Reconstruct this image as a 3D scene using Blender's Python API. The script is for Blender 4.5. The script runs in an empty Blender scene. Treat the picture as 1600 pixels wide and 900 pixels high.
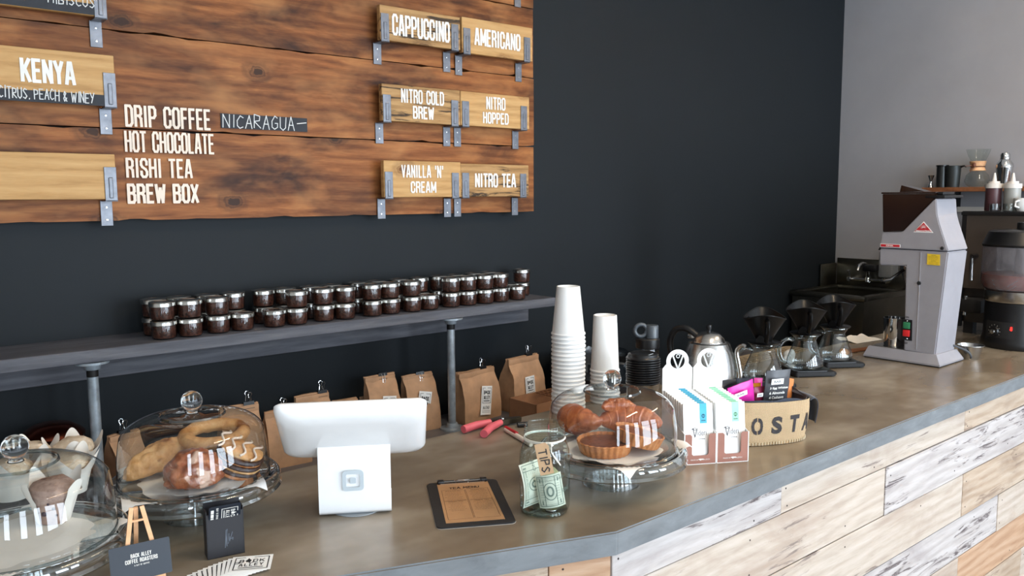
import bpy, bmesh, math, random
from mathutils import Vector, Matrix, noise as mnoise
from math import sin, cos, pi, radians, sqrt, atan2

# ------------------------------------------------------------------ camera
BT = 1.07                      # height of the service counter's top
CAMZ = BT + 0.61
scene = bpy.context.scene
FPX = 1281.16
yaw, pit, rol = radians(50.225), radians(6.365), radians(-0.381)
fw = Vector((cos(yaw)*cos(pit), sin(yaw)*cos(pit), -sin(pit)))
r0 = Vector((sin(yaw), -cos(yaw), 0)); u0 = r0.cross(fw)
rt = r0*cos(rol) + u0*sin(rol); up = u0*cos(rol) - r0*sin(rol)
CAM = Vector((0, 0, CAMZ))
cd = bpy.data.cameras.new('camera'); cam = bpy.data.objects.new('camera', cd)
scene.collection.objects.link(cam); scene.camera = cam
cd.sensor_width = 36; cd.lens = 36*FPX/1600; cd.clip_start = .02
m = Matrix((rt, up, -fw)).transposed().to_4x4(); m.translation = CAM
cam.matrix_world = m

# ------------------------------------------------------------------ view, world
vs = scene.view_settings
vs.view_transform = 'Standard'; vs.look = 'None'; vs.gamma = 1; vs.use_curve_mapping = False
vs.exposure = 0.35
scene.cycles.transparent_max_bounces = 24
scene.cycles.max_bounces = 10
w = bpy.data.worlds.new('world'); scene.world = w; w.use_nodes = True
w.node_tree.nodes['Background'].inputs[0].default_value = (.62, .78, 1, 1)
w.node_tree.nodes['Background'].inputs[1].default_value = .35

def area(name, loc, size, sizey, power, col, rot):
    l = bpy.data.lights.new(name, 'AREA'); l.shape = 'RECTANGLE'; l.size = size; l.size_y = sizey
    l.energy = power; l.color = col
    o = bpy.data.objects.new(name, l); o.location = loc; o.rotation_euler = rot
    scene.collection.objects.link(o); return o
WY = -2.7                      # storefront plane behind the camera
WIN = [(-1.55, .55), (-.15, .55), (1.05, .6), (2.35, 1.2), (3.75, 1.2)]
for i, (x, ww) in enumerate(WIN):
    area('daylight', (x, WY-.03, 1.62), ww-.04, 2.35, 76*(ww-.04), (.76, .88, 1), (radians(90), 0, 0))
area('ceiling_lamp_light', (1.6, .35, 3.17), 1.1, .07, 34, (1, .82, .60), (0, 0, .6))
area('ceiling_lamp_light', (3.4, .6, 3.17), 1.1, .07, 34, (1, .82, .60), (0, 0, .6))

# ------------------------------------------------------------------ helpers
def ray(x, y): return fw + rt*((x-800)/FPX) - up*((y-450)/FPX)
def onz(x, y, z=BT):
    r = ray(x, y); return CAM + r*((z-CAMZ)/r.z)
def onY(x, y, Y):
    r = ray(x, y); return CAM + r*(Y/r.y)
def onX(x, y, X):
    r = ray(x, y); return CAM + r*(X/r.x)
def proj(p):
    q = Vector(p)-CAM; d = q.dot(fw); return 800+FPX*q.dot(rt)/d, 450-FPX*q.dot(up)/d
def Xat(x, Y, z):              # the X at which column x of the picture meets the line (Y, z)
    lo, hi = -1, 12
    for _ in range(40):
        mid = (lo+hi)/2
        if proj((mid, Y, z))[0] < x: lo = mid
        else: hi = mid
    return lo
def zat(P, y):
    lo, hi = -1, 4
    for _ in range(40):
        mid = (lo+hi)/2
        if proj((P[0], P[1], mid))[1] > y: lo = mid
        else: hi = mid
    return lo

def lin(c):
    o = []
    for v in c[:3]:
        v = v/255
        o.append(v/12.92 if v <= .04045 else ((v+.055)/1.055)**2.4)
    return (*o, 1)
def newmat(name):
    m = bpy.data.materials.new(name); m.use_nodes = True
    return m, m.node_tree, m.node_tree.nodes['Principled BSDF']
def nd(nt, t, **k):
    n = nt.nodes.new(t)
    for a, b in k.items():
        if a.startswith('_'): setattr(n, a[1:], b)
        else: n.inputs[a.replace('_', ' ')].default_value = b
    return n
def coords(nt, scale=(1, 1, 1), perobj=True):
    tc = nd(nt, 'ShaderNodeTexCoord'); mp = nd(nt, 'ShaderNodeMapping')
    mp.inputs['Scale'].default_value = scale
    src = tc.outputs['Object']
    if perobj:
        oi = nd(nt, 'ShaderNodeObjectInfo')
        mu = nd(nt, 'ShaderNodeMath', _operation='MULTIPLY'); mu.inputs[1].default_value = 37.0
        nt.links.new(oi.outputs['Random'], mu.inputs[0])
        ad = nd(nt, 'ShaderNodeVectorMath', _operation='ADD')
        nt.links.new(src, ad.inputs[0]); nt.links.new(mu.outputs[0], ad.inputs[1]); src = ad.outputs[0]
    nt.links.new(src, mp.inputs[0]); return mp.outputs[0]
def noi(nt, vec, scale, detail=4, rough=.55, dist=0):
    n = nd(nt, 'ShaderNodeTexNoise'); n.inputs['Scale'].default_value = scale
    n.inputs['Detail'].default_value = detail; n.inputs['Roughness'].default_value = rough
    n.inputs['Distortion'].default_value = dist
    nt.links.new(vec, n.inputs['Vector']); return n.outputs['Fac']
def ramp(nt, fac, stops):
    r = nd(nt, 'ShaderNodeValToRGB'); e = r.color_ramp.elements
    while len(e) < len(stops): e.new(.5)
    for i, (p, c) in enumerate(stops):
        e[i].position = p; e[i].color = lin(c) if len(c) == 3 else c
    nt.links.new(fac, r.inputs[0]); return r.outputs[0]
def bw(nt, fac, a, b): return ramp(nt, fac, [(a, (0, 0, 0, 1)), (b, (1, 1, 1, 1))])
def mix(nt, fac, a, b, mode='MIX'):
    n = nd(nt, 'ShaderNodeMix', _data_type='RGBA', _blend_type=mode)
    for sock, v in ((n.inputs[0], fac), (n.inputs[6], a), (n.inputs[7], b)):
        if hasattr(v, 'links'): nt.links.new(v, sock)
        elif isinstance(v, (int, float)): sock.default_value = v
        else: sock.default_value = lin(v) if len(v) == 3 else v
    return n.outputs[2]
def bump(nt, p, h, strength=.3, dist=.002):
    b = nd(nt, 'ShaderNodeBump'); b.inputs['Strength'].default_value = strength; b.inputs['Distance'].default_value = dist
    nt.links.new(h, b.inputs['Height']); nt.links.new(b.outputs[0], p.inputs['Normal'])

MATS = {}
def M(name, col=None, rough=.5, metal=0, var=0, scale=20, bmp=0, spec=.5, coat=0, emit=0, aniso=None, sheen=0):
    if name in MATS: return MATS[name]
    m, nt, p = newmat(name)
    p.inputs['Base Color'].default_value = lin(col); p.inputs['Roughness'].default_value = rough
    p.inputs['Metallic'].default_value = metal; p.inputs['Specular IOR Level'].default_value = spec
    p.inputs['Coat Weight'].default_value = coat; p.inputs['Coat Roughness'].default_value = .08
    if sheen: p.inputs['Sheen Weight'].default_value = sheen
    if emit:
        p.inputs['Emission Color'].default_value = lin(col); p.inputs['Emission Strength'].default_value = emit
    v = coords(nt, aniso or (1, 1, 1))
    f = noi(nt, v, scale, 5)
    va = var or .04
    dk = [c*(1-va) for c in col]; lt = [min(255, c*(1+va)) for c in col]
    nt.links.new(ramp(nt, f, [(.3, dk), (.7, lt)]), p.inputs['Base Color'])
    if bmp: bump(nt, p, f, bmp)
    MATS[name] = m; return m
def thin(name, tint=(250, 252, 252), refl=1.0, rough=.02, base=.0):
    """a thin pane of glass: lets light straight through and reflects by Fresnel"""
    if name in MATS: return MATS[name]
    m = bpy.data.materials.new(name); m.use_nodes = True; nt = m.node_tree; nt.nodes.clear()
    o = nd(nt, 'ShaderNodeOutputMaterial'); mx = nd(nt, 'ShaderNodeMixShader')
    t = nd(nt, 'ShaderNodeBsdfTransparent'); t.inputs[0].default_value = lin(tint)
    g = nd(nt, 'ShaderNodeBsdfGlossy'); g.inputs['Roughness'].default_value = rough
    lw = nd(nt, 'ShaderNodeLayerWeight'); lw.inputs[0].default_value = .5
    pw = nd(nt, 'ShaderNodeMath', _operation='POWER'); pw.inputs[1].default_value = 4.2
    mu = nd(nt, 'ShaderNodeMath', _operation='MULTIPLY_ADD'); mu.inputs[1].default_value = .9*refl; mu.inputs[2].default_value = .055*refl+base
    mu.use_clamp = True
    nt.links.new(lw.outputs['Facing'], pw.inputs[0]); nt.links.new(pw.outputs[0], mu.inputs[0]); nt.links.new(mu.outputs[0], mx.inputs[0])
    nt.links.new(t.outputs[0], mx.inputs[1]); nt.links.new(g.outputs[0], mx.inputs[2]); nt.links.new(mx.outputs[0], o.inputs[0])
    MATS[name] = m; return m
def glass(name='solid_glass', tint=(245, 250, 250), rough=.0, ior=1.45):
    if name in MATS: return MATS[name]
    m, nt, p = newmat(name)
    p.inputs['Base Color'].default_value = lin(tint); p.inputs['Transmission Weight'].default_value = 1
    p.inputs['Roughness'].default_value = rough; p.inputs['IOR'].default_value = ior
    MATS[name] = m; return m

# ---- geometry
def B(): return bmesh.new()
def apply(bm, mat, n0=0):
    bm.verts.ensure_lookup_table()
    for v in bm.verts[n0:]: v.co = mat @ v.co
def merge(bm, tmp):
    me = bpy.data.meshes.new('x'); tmp.to_mesh(me); tmp.free(); bm.from_mesh(me); bpy.data.meshes.remove(me); return bm
def box(bm, c, s, rot=None, bev=0, seg=2):
    t = bmesh.new(); r = bmesh.ops.create_cube(t, size=1)
    for v in t.verts: v.co = Vector((v.co.x*s[0], v.co.y*s[1], v.co.z*s[2]))
    if bev: bmesh.ops.bevel(t, geom=list(t.edges), offset=min(bev, min(s)*.45), segments=seg, affect='EDGES', profile=.5)
    T = Matrix.Translation(c) @ (rot or Matrix())
    for v in t.verts: v.co = T @ v.co
    return merge(bm, t)
def bx(x0, x1, y0, y1, z0, z1, bev=0, seg=2):
    return box(B(), ((x0+x1)/2, (y0+y1)/2, (z0+z1)/2), (abs(x1-x0), abs(y1-y0), abs(z1-z0)), bev=bev, seg=seg)
def addbx(bm, x0, x1, y0, y1, z0, z1, bev=0, rot=None):
    return box(bm, ((x0+x1)/2, (y0+y1)/2, (z0+z1)/2), (abs(x1-x0), abs(y1-y0), abs(z1-z0)), bev=bev, rot=rot)
def lathe(prof, seg=40, bm=None, close=False, T=None, fn=None):
    bm = B() if bm is None else bm; rings = []
    for (r, z) in prof:
        if r < 1e-6: rings.append([bm.verts.new((0, 0, z))])
        else:
            rings.append([bm.verts.new((r*cos(2*pi*i/seg), r*sin(2*pi*i/seg), z)) for i in range(seg)])
    if close: rings.append(rings[0])
    for a, b in zip(rings, rings[1:]):
        for i in range(seg):
            j = (i+1) % seg
            if len(a) == 1 and len(b) == 1: continue
            if len(a) == 1: q = (a[0], b[j], b[i])
            elif len(b) == 1: q = (a[i], a[j], b[0])
            else: q = (a[i], a[j], b[j], b[i])
            try: bm.faces.new(q)
            except ValueError: pass
    for rr in (rings[:-1] if close else rings):
        for v in rr:
            if fn: v.co = Vector(fn(v.co))
            if T: v.co = T @ v.co
    return bm
def tube(pts, r, seg=8, bm=None, closed=False, cap=True, flat=1):
    bm = B() if bm is None else bm; pts = [Vector(p) for p in pts]; n = len(pts); rings = []
    prev = None
    for i, p in enumerate(pts):
        a = pts[(i-1) % n] if (i > 0 or closed) else p
        b = pts[(i+1) % n] if (i < n-1 or closed) else p
        t = (b-a).normalized()
        if prev is None:
            prev = t.orthogonal().normalized()
        prev = (prev - t*prev.dot(t)).normalized(); q = t.cross(prev)
        rr = r[i] if isinstance(r, (list, tuple)) else r
        rings.append([bm.verts.new(p + prev*cos(2*pi*k/seg)*rr + q*sin(2*pi*k/seg)*rr*flat) for k in range(seg)])
    L = list(zip(rings, rings[1:])) + ([(rings[-1], rings[0])] if closed else [])
    for a, b in L:
        for k in range(seg): bm.faces.new((a[k], a[(k+1) % seg], b[(k+1) % seg], b[k]))
    if cap and not closed: bm.faces.new(rings[0][::-1]); bm.faces.new(rings[-1])
    return bm
def prism(pts, frame, thick, bm=None, bev=0):
    """2D outline extruded; frame(u,v,w)->Vector"""
    t = B()
    a = [t.verts.new(frame(u, v, 0)) for u, v in pts]; b = [t.verts.new(frame(u, v, thick)) for u, v in pts]
    n = len(pts); t.faces.new(a[::-1]); t.faces.new(b)
    for i in range(n): t.faces.new((a[i], a[(i+1) % n], b[(i+1) % n], b[i]))
    bmesh.ops.recalc_face_normals(t, faces=t.faces)
    if bev: bmesh.ops.bevel(t, geom=list(t.edges), offset=bev, segments=2, affect='EDGES')
    return merge(bm, t) if bm is not None else t
def arc(cx, cy, r, a0, a1, n=8): return [(cx+r*cos(a0+(a1-a0)*i/n), cy+r*sin(a0+(a1-a0)*i/n)) for i in range(n+1)]
def rrect(w_, h_, r, n=5):
    o = []
    for cx, cy, a in ((w_/2-r, h_/2-r, 0), (-w_/2+r, h_/2-r, pi/2), (-w_/2+r, -h_/2+r, pi), (w_/2-r, -h_/2+r, 1.5*pi)):
        o += arc(cx, cy, r, a, a+pi/2, n)
    return o
def sheet(nu, nv, fn, thick=0, bm=None):
    if thick and bm is not None: return merge(bm, sheet(nu, nv, fn, thick))
    bm = B() if bm is None else bm
    V = [[bm.verts.new(fn(i/nu, j/nv)) for j in range(nv+1)] for i in range(nu+1)]
    for i in range(nu):
        for j in range(nv): bm.faces.new((V[i][j], V[i+1][j], V[i+1][j+1], V[i][j+1]))
    if thick:
        bmesh.ops.recalc_face_normals(bm, faces=bm.faces)
        bmesh.ops.solidify(bm, geom=list(bm.faces), thickness=thick)
    return bm
def xyz(o=(0, 0, 0)): return lambda u, v, w_: Vector((o[0]+u, o[1]+v, o[2]+w_))

def link(name, me, mat, parent=None, smooth=True):
    o = bpy.data.objects.new(name, me); scene.collection.objects.link(o)
    if mat and not me.materials: me.materials.append(mat)
    if parent: o.parent = parent
    return o
def obj(name, bm, mat, parent=None, smooth=True, angle=38, norm=True):
    me = bpy.data.meshes.new(name)
    if norm: bmesh.ops.recalc_face_normals(bm, faces=bm.faces)
    bm.to_mesh(me); bm.free()
    if smooth:
        me.polygons.foreach_set('use_smooth', [True]*len(me.polygons))
        try: me.set_sharp_from_angle(angle=radians(angle))
        except Exception: pass
    return link(name, me, mat, parent)
def tag(o, label=None, cat=None, group=None, kind=None):
    if label: o['label'] = label
    if cat: o['category'] = cat
    if group: o['group'] = group
    if kind: o['kind'] = kind
    return o
def thing(name, label, cat, loc=(0, 0, 0), rz=0, group=None, rot=None):
    o = bpy.data.objects.new(name, None); scene.collection.objects.link(o); o.empty_display_size = .02
    o.location = loc; o.rotation_euler = rot or (0, 0, rz)
    return tag(o, label, cat, group)
def copy_tree(o, parent=None):
    c = o.copy(); scene.collection.objects.link(c); c.parent = parent
    for ch in [k for k in bpy.data.objects if k.parent == o]: copy_tree(ch, c)
    return c

# ---- lettering: Blender's own built-in face, fitted into a box; and hand-drawn strokes
_tc = {}
def text_bm(s, w_, h_, thick=.0005, bold=.0, spacing=1.0):
    """lettering in the XY plane centred on the origin, w_ x h_"""
    key = (s, bold, spacing)
    if key not in _tc:
        cu = bpy.data.curves.new('t', 'FONT'); cu.body = s; cu.align_x = 'CENTER'; cu.offset = bold; cu.space_character = spacing
        cu.resolution_u = 3; cu.space_line = .95
        o = bpy.data.objects.new('t', cu); scene.collection.objects.link(o)
        bpy.context.view_layer.update()
        me = bpy.data.meshes.new_from_object(o.evaluated_get(bpy.context.evaluated_depsgraph_get()))
        bpy.data.objects.remove(o); bpy.data.curves.remove(cu)
        _tc[key] = me
    bm = B(); bm.from_mesh(_tc[key])
    xs = [v.co.x for v in bm.verts]; ys = [v.co.y for v in bm.verts]
    x0, x1, y0, y1 = min(xs), max(xs), min(ys), max(ys)
    for v in bm.verts: v.co = Vector(((v.co.x-(x0+x1)/2)/(x1-x0)*w_, (v.co.y-(y0+y1)/2)/(y1-y0)*h_, 0))
    if thick:
        r = bmesh.ops.extrude_face_region(bm, geom=list(bm.faces))
        for g in r['geom']:
            if isinstance(g, bmesh.types.BMVert): g.co.z += thick
    return bm
STROKES = {
 'A': [[(0, 0), (.5, 1), (1, 0)], [(.15, .38), (.85, .38)]], 'B': [[(0, 0), (0, 1), (.8, .85), (.75, .58), (0, .52), (.9, .35), (.85, .05), (0, 0)]],
 'C': [[(.95, .85), (.5, 1), (.05, .6), (.1, .2), (.5, 0), (.95, .12)]], 'E': [[(.9, 1), (0, 1), (0, 0), (.9, 0)], [(0, .52), (.75, .52)]],
 'G': [[(.9, .85), (.5, 1), (.05, .6), (.1, .15), (.5, 0), (.95, .15), (.95, .45), (.55, .45)]], 'H': [[(0, 0), (0, 1)], [(1, 0), (1, 1)], [(0, .5), (1, .5)]],
 'I': [[(.5, 0), (.5, 1)]], 'N': [[(0, 0), (0, 1), (.95, 0), (.95, 1)]], 'M': [[(0, 0), (.1, 1), (.5, .4), (.9, 1), (1, 0)]],
 'P': [[(0, 0), (0, 1), (.85, .9), (.85, .55), (0, .45)]], 'R': [[(0, 0), (0, 1), (.85, .88), (.8, .55), (0, .48), (1, 0)]],
 'S': [[(.9, .88), (.45, 1), (.08, .78), (.5, .52), (.92, .25), (.5, 0), (.05, .12)]], 'T': [[(0, 1), (1, 1)], [(.5, 1), (.5, 0)]],
 'U': [[(0, 1), (.05, .2), (.5, 0), (.9, .2), (.95, 1)]], 'W': [[(0, 1), (.25, 0), (.5, .75), (.75, 0), (1, 1)]], 'Y': [[(0, 1), (.45, .5)], [(1, 1), (.35, -.05)]],
 '&': [[(.9, 0), (.2, .7), (.4, 1), (.7, .8), (.1, .3), (.3, 0), (.9, .35)]], '.': [[(.3, 0), (.4, .08)]], ',': [[(.4, .1), (.25, -.1)]], ' ': [],
 'O': [[(.5, 1), (.05, .7), (.05, .3), (.5, 0), (.95, .3), (.95, .7), (.5, 1)]], 'L': [[(0, 1), (0, 0), (.85, 0)]], 'K': [[(0, 0), (0, 1)], [(.9, 1), (0, .45), (.95, 0)]],
 'V': [[(0, 1), (.45, 0), (1, 1)]], 'D': [[(0, 0), (0, 1), (.7, .85), (.95, .5), (.7, .12), (0, 0)]], '-': [[(.1, .5), (1.6, .6)]],
}
def stroke_line(bm, pts, wd, z, T=lambda p: p):
    for a, b in zip(pts, pts[1:]):
        a = Vector(a); b = Vector(b); d = (b-a)
        if d.length < 1e-6: continue
        d.normalize(); n = Vector((-d.y, d.x))*wd/2; e = d*wd*.35
        q = [a-e+n, a-e-n, b+e-n, b+e+n]
        bm.faces.new([bm.verts.new(T(Vector((p.x, p.y, z)))) for p in q])
def hand_bm(s, w_, h_, wd, z=.0006, seed=1, gap=1.35, wi=None):
    rnd = random.Random(seed); bm = B(); x = 0; adv = []; dz = 0
    ws = {'I': .5, '.': .5, ' ': .6, 'W': 1.3, 'M': 1.2, ',': .5}
    for ch in s: adv.append((x, ws.get(ch, 1)*.85)); x += ws.get(ch, 1)*gap*.85
    tot = x - .35*.85
    for ch, (x0, cw) in zip(s, adv):
        jy = rnd.uniform(-.06, .06); sl = rnd.uniform(.0, .12); sc = rnd.uniform(.9, 1.08)
        for st in STROKES.get(ch, []):
            pts = [((x0+(px*cw)+sl*py)/tot*w_-w_/2, (py*sc+jy)*h_-h_/2) for px, py in st]
            for s0, s1 in zip(pts, pts[1:]): stroke_line(bm, [s0, s1], wd, z+dz); dz = (dz+.00003) % .0003
    return bm
BLOCK = {
 'A': [[(0, 0), (.38, 1), (.62, 1), (1, 0)], [(.2, .27), (.8, .27)]], 'B': [[(0, 0), (0, 1), (.75, 1), (.95, .88), (.95, .64), (.75, .53), (0, .53)], [(.75, .53), (1, .40), (1, .13), (.78, 0), (0, 0)]],
 'C': [[(1, .68), (1, .87), (.75, 1), (.25, 1), (0, .87), (0, .13), (.25, 0), (.75, 0), (1, .13), (1, .34)]], 'D': [[(0, 0), (0, 1), (.7, 1), (1, .85), (1, .15), (.7, 0), (0, 0)]],
 'E': [[(.95, 1), (0, 1), (0, 0), (.95, 0)], [(0, .52), (.8, .52)]], 'F': [[(.95, 1), (0, 1), (0, 0)], [(0, .52), (.8, .52)]],
 'G': [[(1, .7), (1, .87), (.75, 1), (.25, 1), (0, .87), (0, .13), (.25, 0), (.75, 0), (1, .13), (1, .5), (.55, .5)]], 'H': [[(0, 0), (0, 1)], [(1, 0), (1, 1)], [(0, .52), (1, .52)]],
 'I': [[(.5, 0), (.5, 1)]], 'K': [[(0, 0), (0, 1)], [(1, 1), (.12, .42)], [(.35, .58), (1, 0)]], 'L': [[(0, 1), (0, 0), (.9, 0)]],
 'M': [[(0, 0), (0, 1), (.5, .2), (1, 1), (1, 0)]], 'N': [[(0, 0), (0, 1), (1, 0), (1, 1)]], 'O': [[(.5, 1), (.25, 1), (0, .87), (0, .13), (.25, 0), (.75, 0), (1, .13), (1, .87), (.75, 1), (.5, 1)]],
 'P': [[(0, 0), (0, 1), (.75, 1), (1, .87), (1, .58), (.75, .45), (0, .45)]], 'R': [[(0, 0), (0, 1), (.75, 1), (.98, .87), (.98, .64), (.75, .52), (0, .52)], [(.6, .52), (.95, .38), (1, 0)]],
 'S': [[(1, .7), (1, .87), (.75, 1), (.25, 1), (0, .87), (0, .68), (.2, .56), (.8, .42), (1, .3), (1, .13), (.75, 0), (.25, 0), (0, .13), (0, .3)]], 'T': [[(0, 1), (1, 1)], [(.5, 1), (.5, 0)]],
 'U': [[(0, 1), (0, .13), (.25, 0), (.75, 0), (1, .13), (1, 1)]], 'V': [[(0, 1), (.5, 0), (1, 1)]], 'W': [[(0, 1), (.22, 0), (.5, .8), (.78, 0), (1, 1)]],
 'X': [[(0, 1), (1, 0)], [(0, 0), (1, 1)]], 'Y': [[(0, 1), (.5, .45), (1, 1)], [(.5, .45), (.5, 0)]], "'": [[(.5, 1), (.5, .75)]], ' ': [],
 '9': [[(1, .55), (.75, .45), (.25, .45), (0, .58), (0, .87), (.25, 1), (.75, 1), (1, .87), (1, .13), (.75, 0), (.25, 0), (0, .13)]], ',': [[(.5, .06), (.4, -.12)]], '3': [[(0, .87), (.25, 1), (.75, 1), (1, .87), (1, .64), (.75, .53), (.4, .53)], [(.75, .53), (1, .40), (1, .13), (.75, 0), (.25, 0), (0, .13)]],
}
BWID = {'I': .30, "'": .30, ' ': .5, 'M': 1.3, 'W': 1.4, ',': .3, 'L': .85, 'E': .88, 'F': .85, 'T': .95, 'A': 1.1}
def block_bm(s, w_, h_, weight=.12, thick=.0005, gapk=.62):
    """heavy condensed capitals fitted into a w_ x h_ box; the stem is weight x the height"""
    sw = h_*weight; bm = B(); x = 0; adv = []
    u = 1.0
    for ch in s: k = BWID.get(ch, 1); adv.append((x, k)); x += k*u+gapk
    tot = x-gapk; f = (w_-sw)/tot; H = h_-sw
    for n_, (ch, (x0, k)) in enumerate(zip(s, adv)):
        z = 0
        for st in BLOCK.get(ch, []):
            pts = [((x0+px_*k)*f-(w_-sw)/2, py_*H-H/2) for px_, py_ in st]
            for a, b in zip(pts, pts[1:]):
                a = Vector(a); b = Vector(b); d = (b-a).normalized(); n = Vector((-d.y, d.x))*sw/2; e = d*sw*.36 
                q = [a-e+n, a-e-n, b+e-n, b+e+n]
                z += .00004; bm.faces.new([bm.verts.new((p.x, p.y, thick+z)) for p in q])
    return bm
def place(bm, T):
    for v in bm.verts: v.co = T @ v.co
    return bm
def basis(o, u, v, n=None):
    u = Vector(u).normalized(); v = Vector(v); n = Vector(n) if n else u.cross(v); n.normalize(); v = n.cross(u)
    m_ = Matrix((u, v, n)).transposed().to_4x4(); m_.translation = o; return m_
def WALLT(o): return basis(o, (1, 0, 0), (0, 0, 1), (0, -1, 0))      # writing on something facing -Y
def sx(o): return basis(o, (0, -1, 0), (0, 0, 1), (-1, 0, 0))        # writing on something facing -X
def ordn(i): return ['first','second','third','fourth','fifth','sixth','seventh','eighth','ninth','tenth','eleventh','twelfth','thirteenth','fourteenth','fifteenth','sixteenth','seventeenth','eighteenth','nineteenth','twentieth'][i]
# ------------------------------------------------------------------ materials of the setting
def wood(name, stops, grain=(1.2, 14, 14), gs=6, rough=.6, char=None, knots=True, streak=None, bmp=.25, knotcol=(45, 24, 12), pores=.35):
    """grain runs along local X"""
    if name in MATS: return MATS[name]
    m, nt, p = newmat(name); p.inputs['Roughness'].default_value = rough; p.inputs['Specular IOR Level'].default_value = .25
    v = coords(nt, grain); base = coords(nt, (1, 1, 1))
    g1 = noi(nt, v, gs, 6, .6, .6); g2 = noi(nt, v, gs*5, 3, .6, .3)
    wv = nd(nt, 'ShaderNodeTexWave', _wave_type='BANDS', _bands_direction='Z'); wv.inputs['Scale'].default_value = 3.2
    wv.inputs['Distortion'].default_value = 9; wv.inputs['Detail'].default_value = 2.5; wv.inputs['Detail Scale'].default_value = .9
    v2 = coords(nt, (.8, 3, 3)); nt.links.new(v2, wv.inputs['Vector'])
    f = mix(nt, .22, g1, wv.outputs['Fac']); f = mix(nt, .18, f, g2)
    c = ramp(nt, f, stops)
    if char:
        bl = noi(nt, coords(nt, (1.1, 3.2, 3.2)), 2.1, 5, .6, .5)
        c = mix(nt, bw(nt, bl, char[1], char[2]), c, char[0])
        if name == 'burnt_pine': bl2 = noi(nt, coords(nt, (2.2, 5, 5)), 2.6, 3, .5, .2)
        if name == 'burnt_pine': c = mix(nt, ramp(nt, bl2, [(.5, (0, 0, 0, 1)), (.8, (.55, .55, .55, 1))]), c, (190, 132, 80))
    if streak:
        st = noi(nt, coords(nt, (2.2, 22, 22)), 2.4, 8, .72, .9); ms = noi(nt, coords(nt, (1.6, 5, 5)), 1.7, 2, .5)
        sm = mix(nt, bw(nt, ms, streak[1], streak[1]+.12), (0, 0, 0, 1), st)
        c = mix(nt, bw(nt, sm, streak[2], streak[2]+.08), c, streak[0])
    if knots:
        base = coords(nt, (1, 1, 1)); sp = nd(nt, 'ShaderNodeSeparateXYZ'); cb_ = nd(nt, 'ShaderNodeCombineXYZ')
        nt.links.new(base, sp.inputs[0]); nt.links.new(sp.outputs[0], cb_.inputs[0]); nt.links.new(sp.outputs[2], cb_.inputs[1])
        mp_ = nd(nt, 'ShaderNodeMapping'); mp_.inputs['Scale'].default_value = (.62, 1.0, 1); nt.links.new(cb_.outputs[0], mp_.inputs[0])
        vo = nd(nt, 'ShaderNodeTexVoronoi', _voronoi_dimensions='2D'); vo.inputs['Scale'].default_value = 4.6; nt.links.new(mp_.outputs[0], vo.inputs['Vector'])
        wob = mix(nt, .10, vo.outputs['Distance'], noi(nt, coords(nt, (6, 6, 6)), 6, 3))
        sel = nd(nt, 'ShaderNodeMath', _operation='GREATER_THAN'); sel.inputs[1].default_value = .45; nt.links.new(vo.outputs['Color'], sel.inputs[0])
        kf = ramp(nt, wob, [(.085, (.95, .95, .95, 1)), (.10, (.45, .45, .45, 1)), (.115, (.75, .75, .75, 1)), (.13, (.25, .25, .25, 1)), (.15, (.4, .4, .4, 1)), (.19, (0, 0, 0, 1))])
        km = mix(nt, sel.outputs[0], (0, 0, 0, 1), kf)
        c = mix(nt, km, c, knotcol)
    nt.links.new(c, p.inputs['Base Color'])
    bump(nt, p, f, bmp, .0015); MATS[name] = m; return m
W_BOARD = wood('burnt_pine', [(.22, (84, 42, 15)), (.42, (122, 70, 31)), (.6, (146, 90, 46)), (.8, (172, 116, 66))], char=((50, 23, 8), .46, .68), rough=.55)
W_SIGN = wood('pale_pine', [(.2, (150, 108, 62)), (.45, (184, 142, 90)), (.7, (198, 158, 106)), (.9, (208, 172, 122))], knotcol=(112, 70, 38), char=None, streak=((84, 62, 42), .5, .6), rough=.6)
W_SIGN2 = wood('pale_pine_grey', [(.2, (118, 86, 52)), (.45, (160, 122, 78)), (.7, (184, 146, 98)), (.9, (196, 160, 112))], knotcol=(80, 50, 32), streak=((58, 46, 36), .40, .5), rough=.65)
W_P1 = wood('reclaimed_tan', [(.2, (148, 124, 102)), (.5, (176, 156, 136)), (.8, (190, 174, 158))], char=((128, 106, 88), .5, .8), knotcol=(90, 72, 62), streak=((140, 120, 104), .45, .5), rough=.65, knots=False)
W_P2 = wood('reclaimed_whitewash', [(.2, (152, 144, 140)), (.5, (178, 170, 166)), (.8, (196, 190, 188))], char=((142, 132, 130), .5, .75), knots=False, streak=((92, 82, 82), .36, .53), rough=.7)
W_P3 = wood('reclaimed_cream', [(.2, (158, 142, 128)), (.5, (182, 168, 154)), (.8, (196, 184, 174))], char=((150, 128, 112), .5, .8), knots=False, streak=((126, 112, 104), .50, .54), rough=.65)
W_P4 = wood('reclaimed_orange', [(.2, (146, 108, 82)), (.5, (176, 142, 114)), (.8, (190, 162, 138))], knots=False, streak=((100, 76, 64), .50, .55), rough=.65)
W_SHELF = wood('grey_stained_pine', [(.2, (65, 65, 70)), (.5, (88, 88, 94)), (.8, (109, 108, 112))], knots=False, streak=((58, 58, 65), .52, .56), rough=.6)
W_WSHELF = wood('brown_shelf', [(.2, (92, 54, 32)), (.6, (132, 84, 54)), (.9, (152, 102, 68))], knots=False)
W_EASEL = wood('beech', [(.2, (202, 150, 108)), (.6, (222, 174, 132)), (.9, (232, 190, 150))], knots=False)

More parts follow.
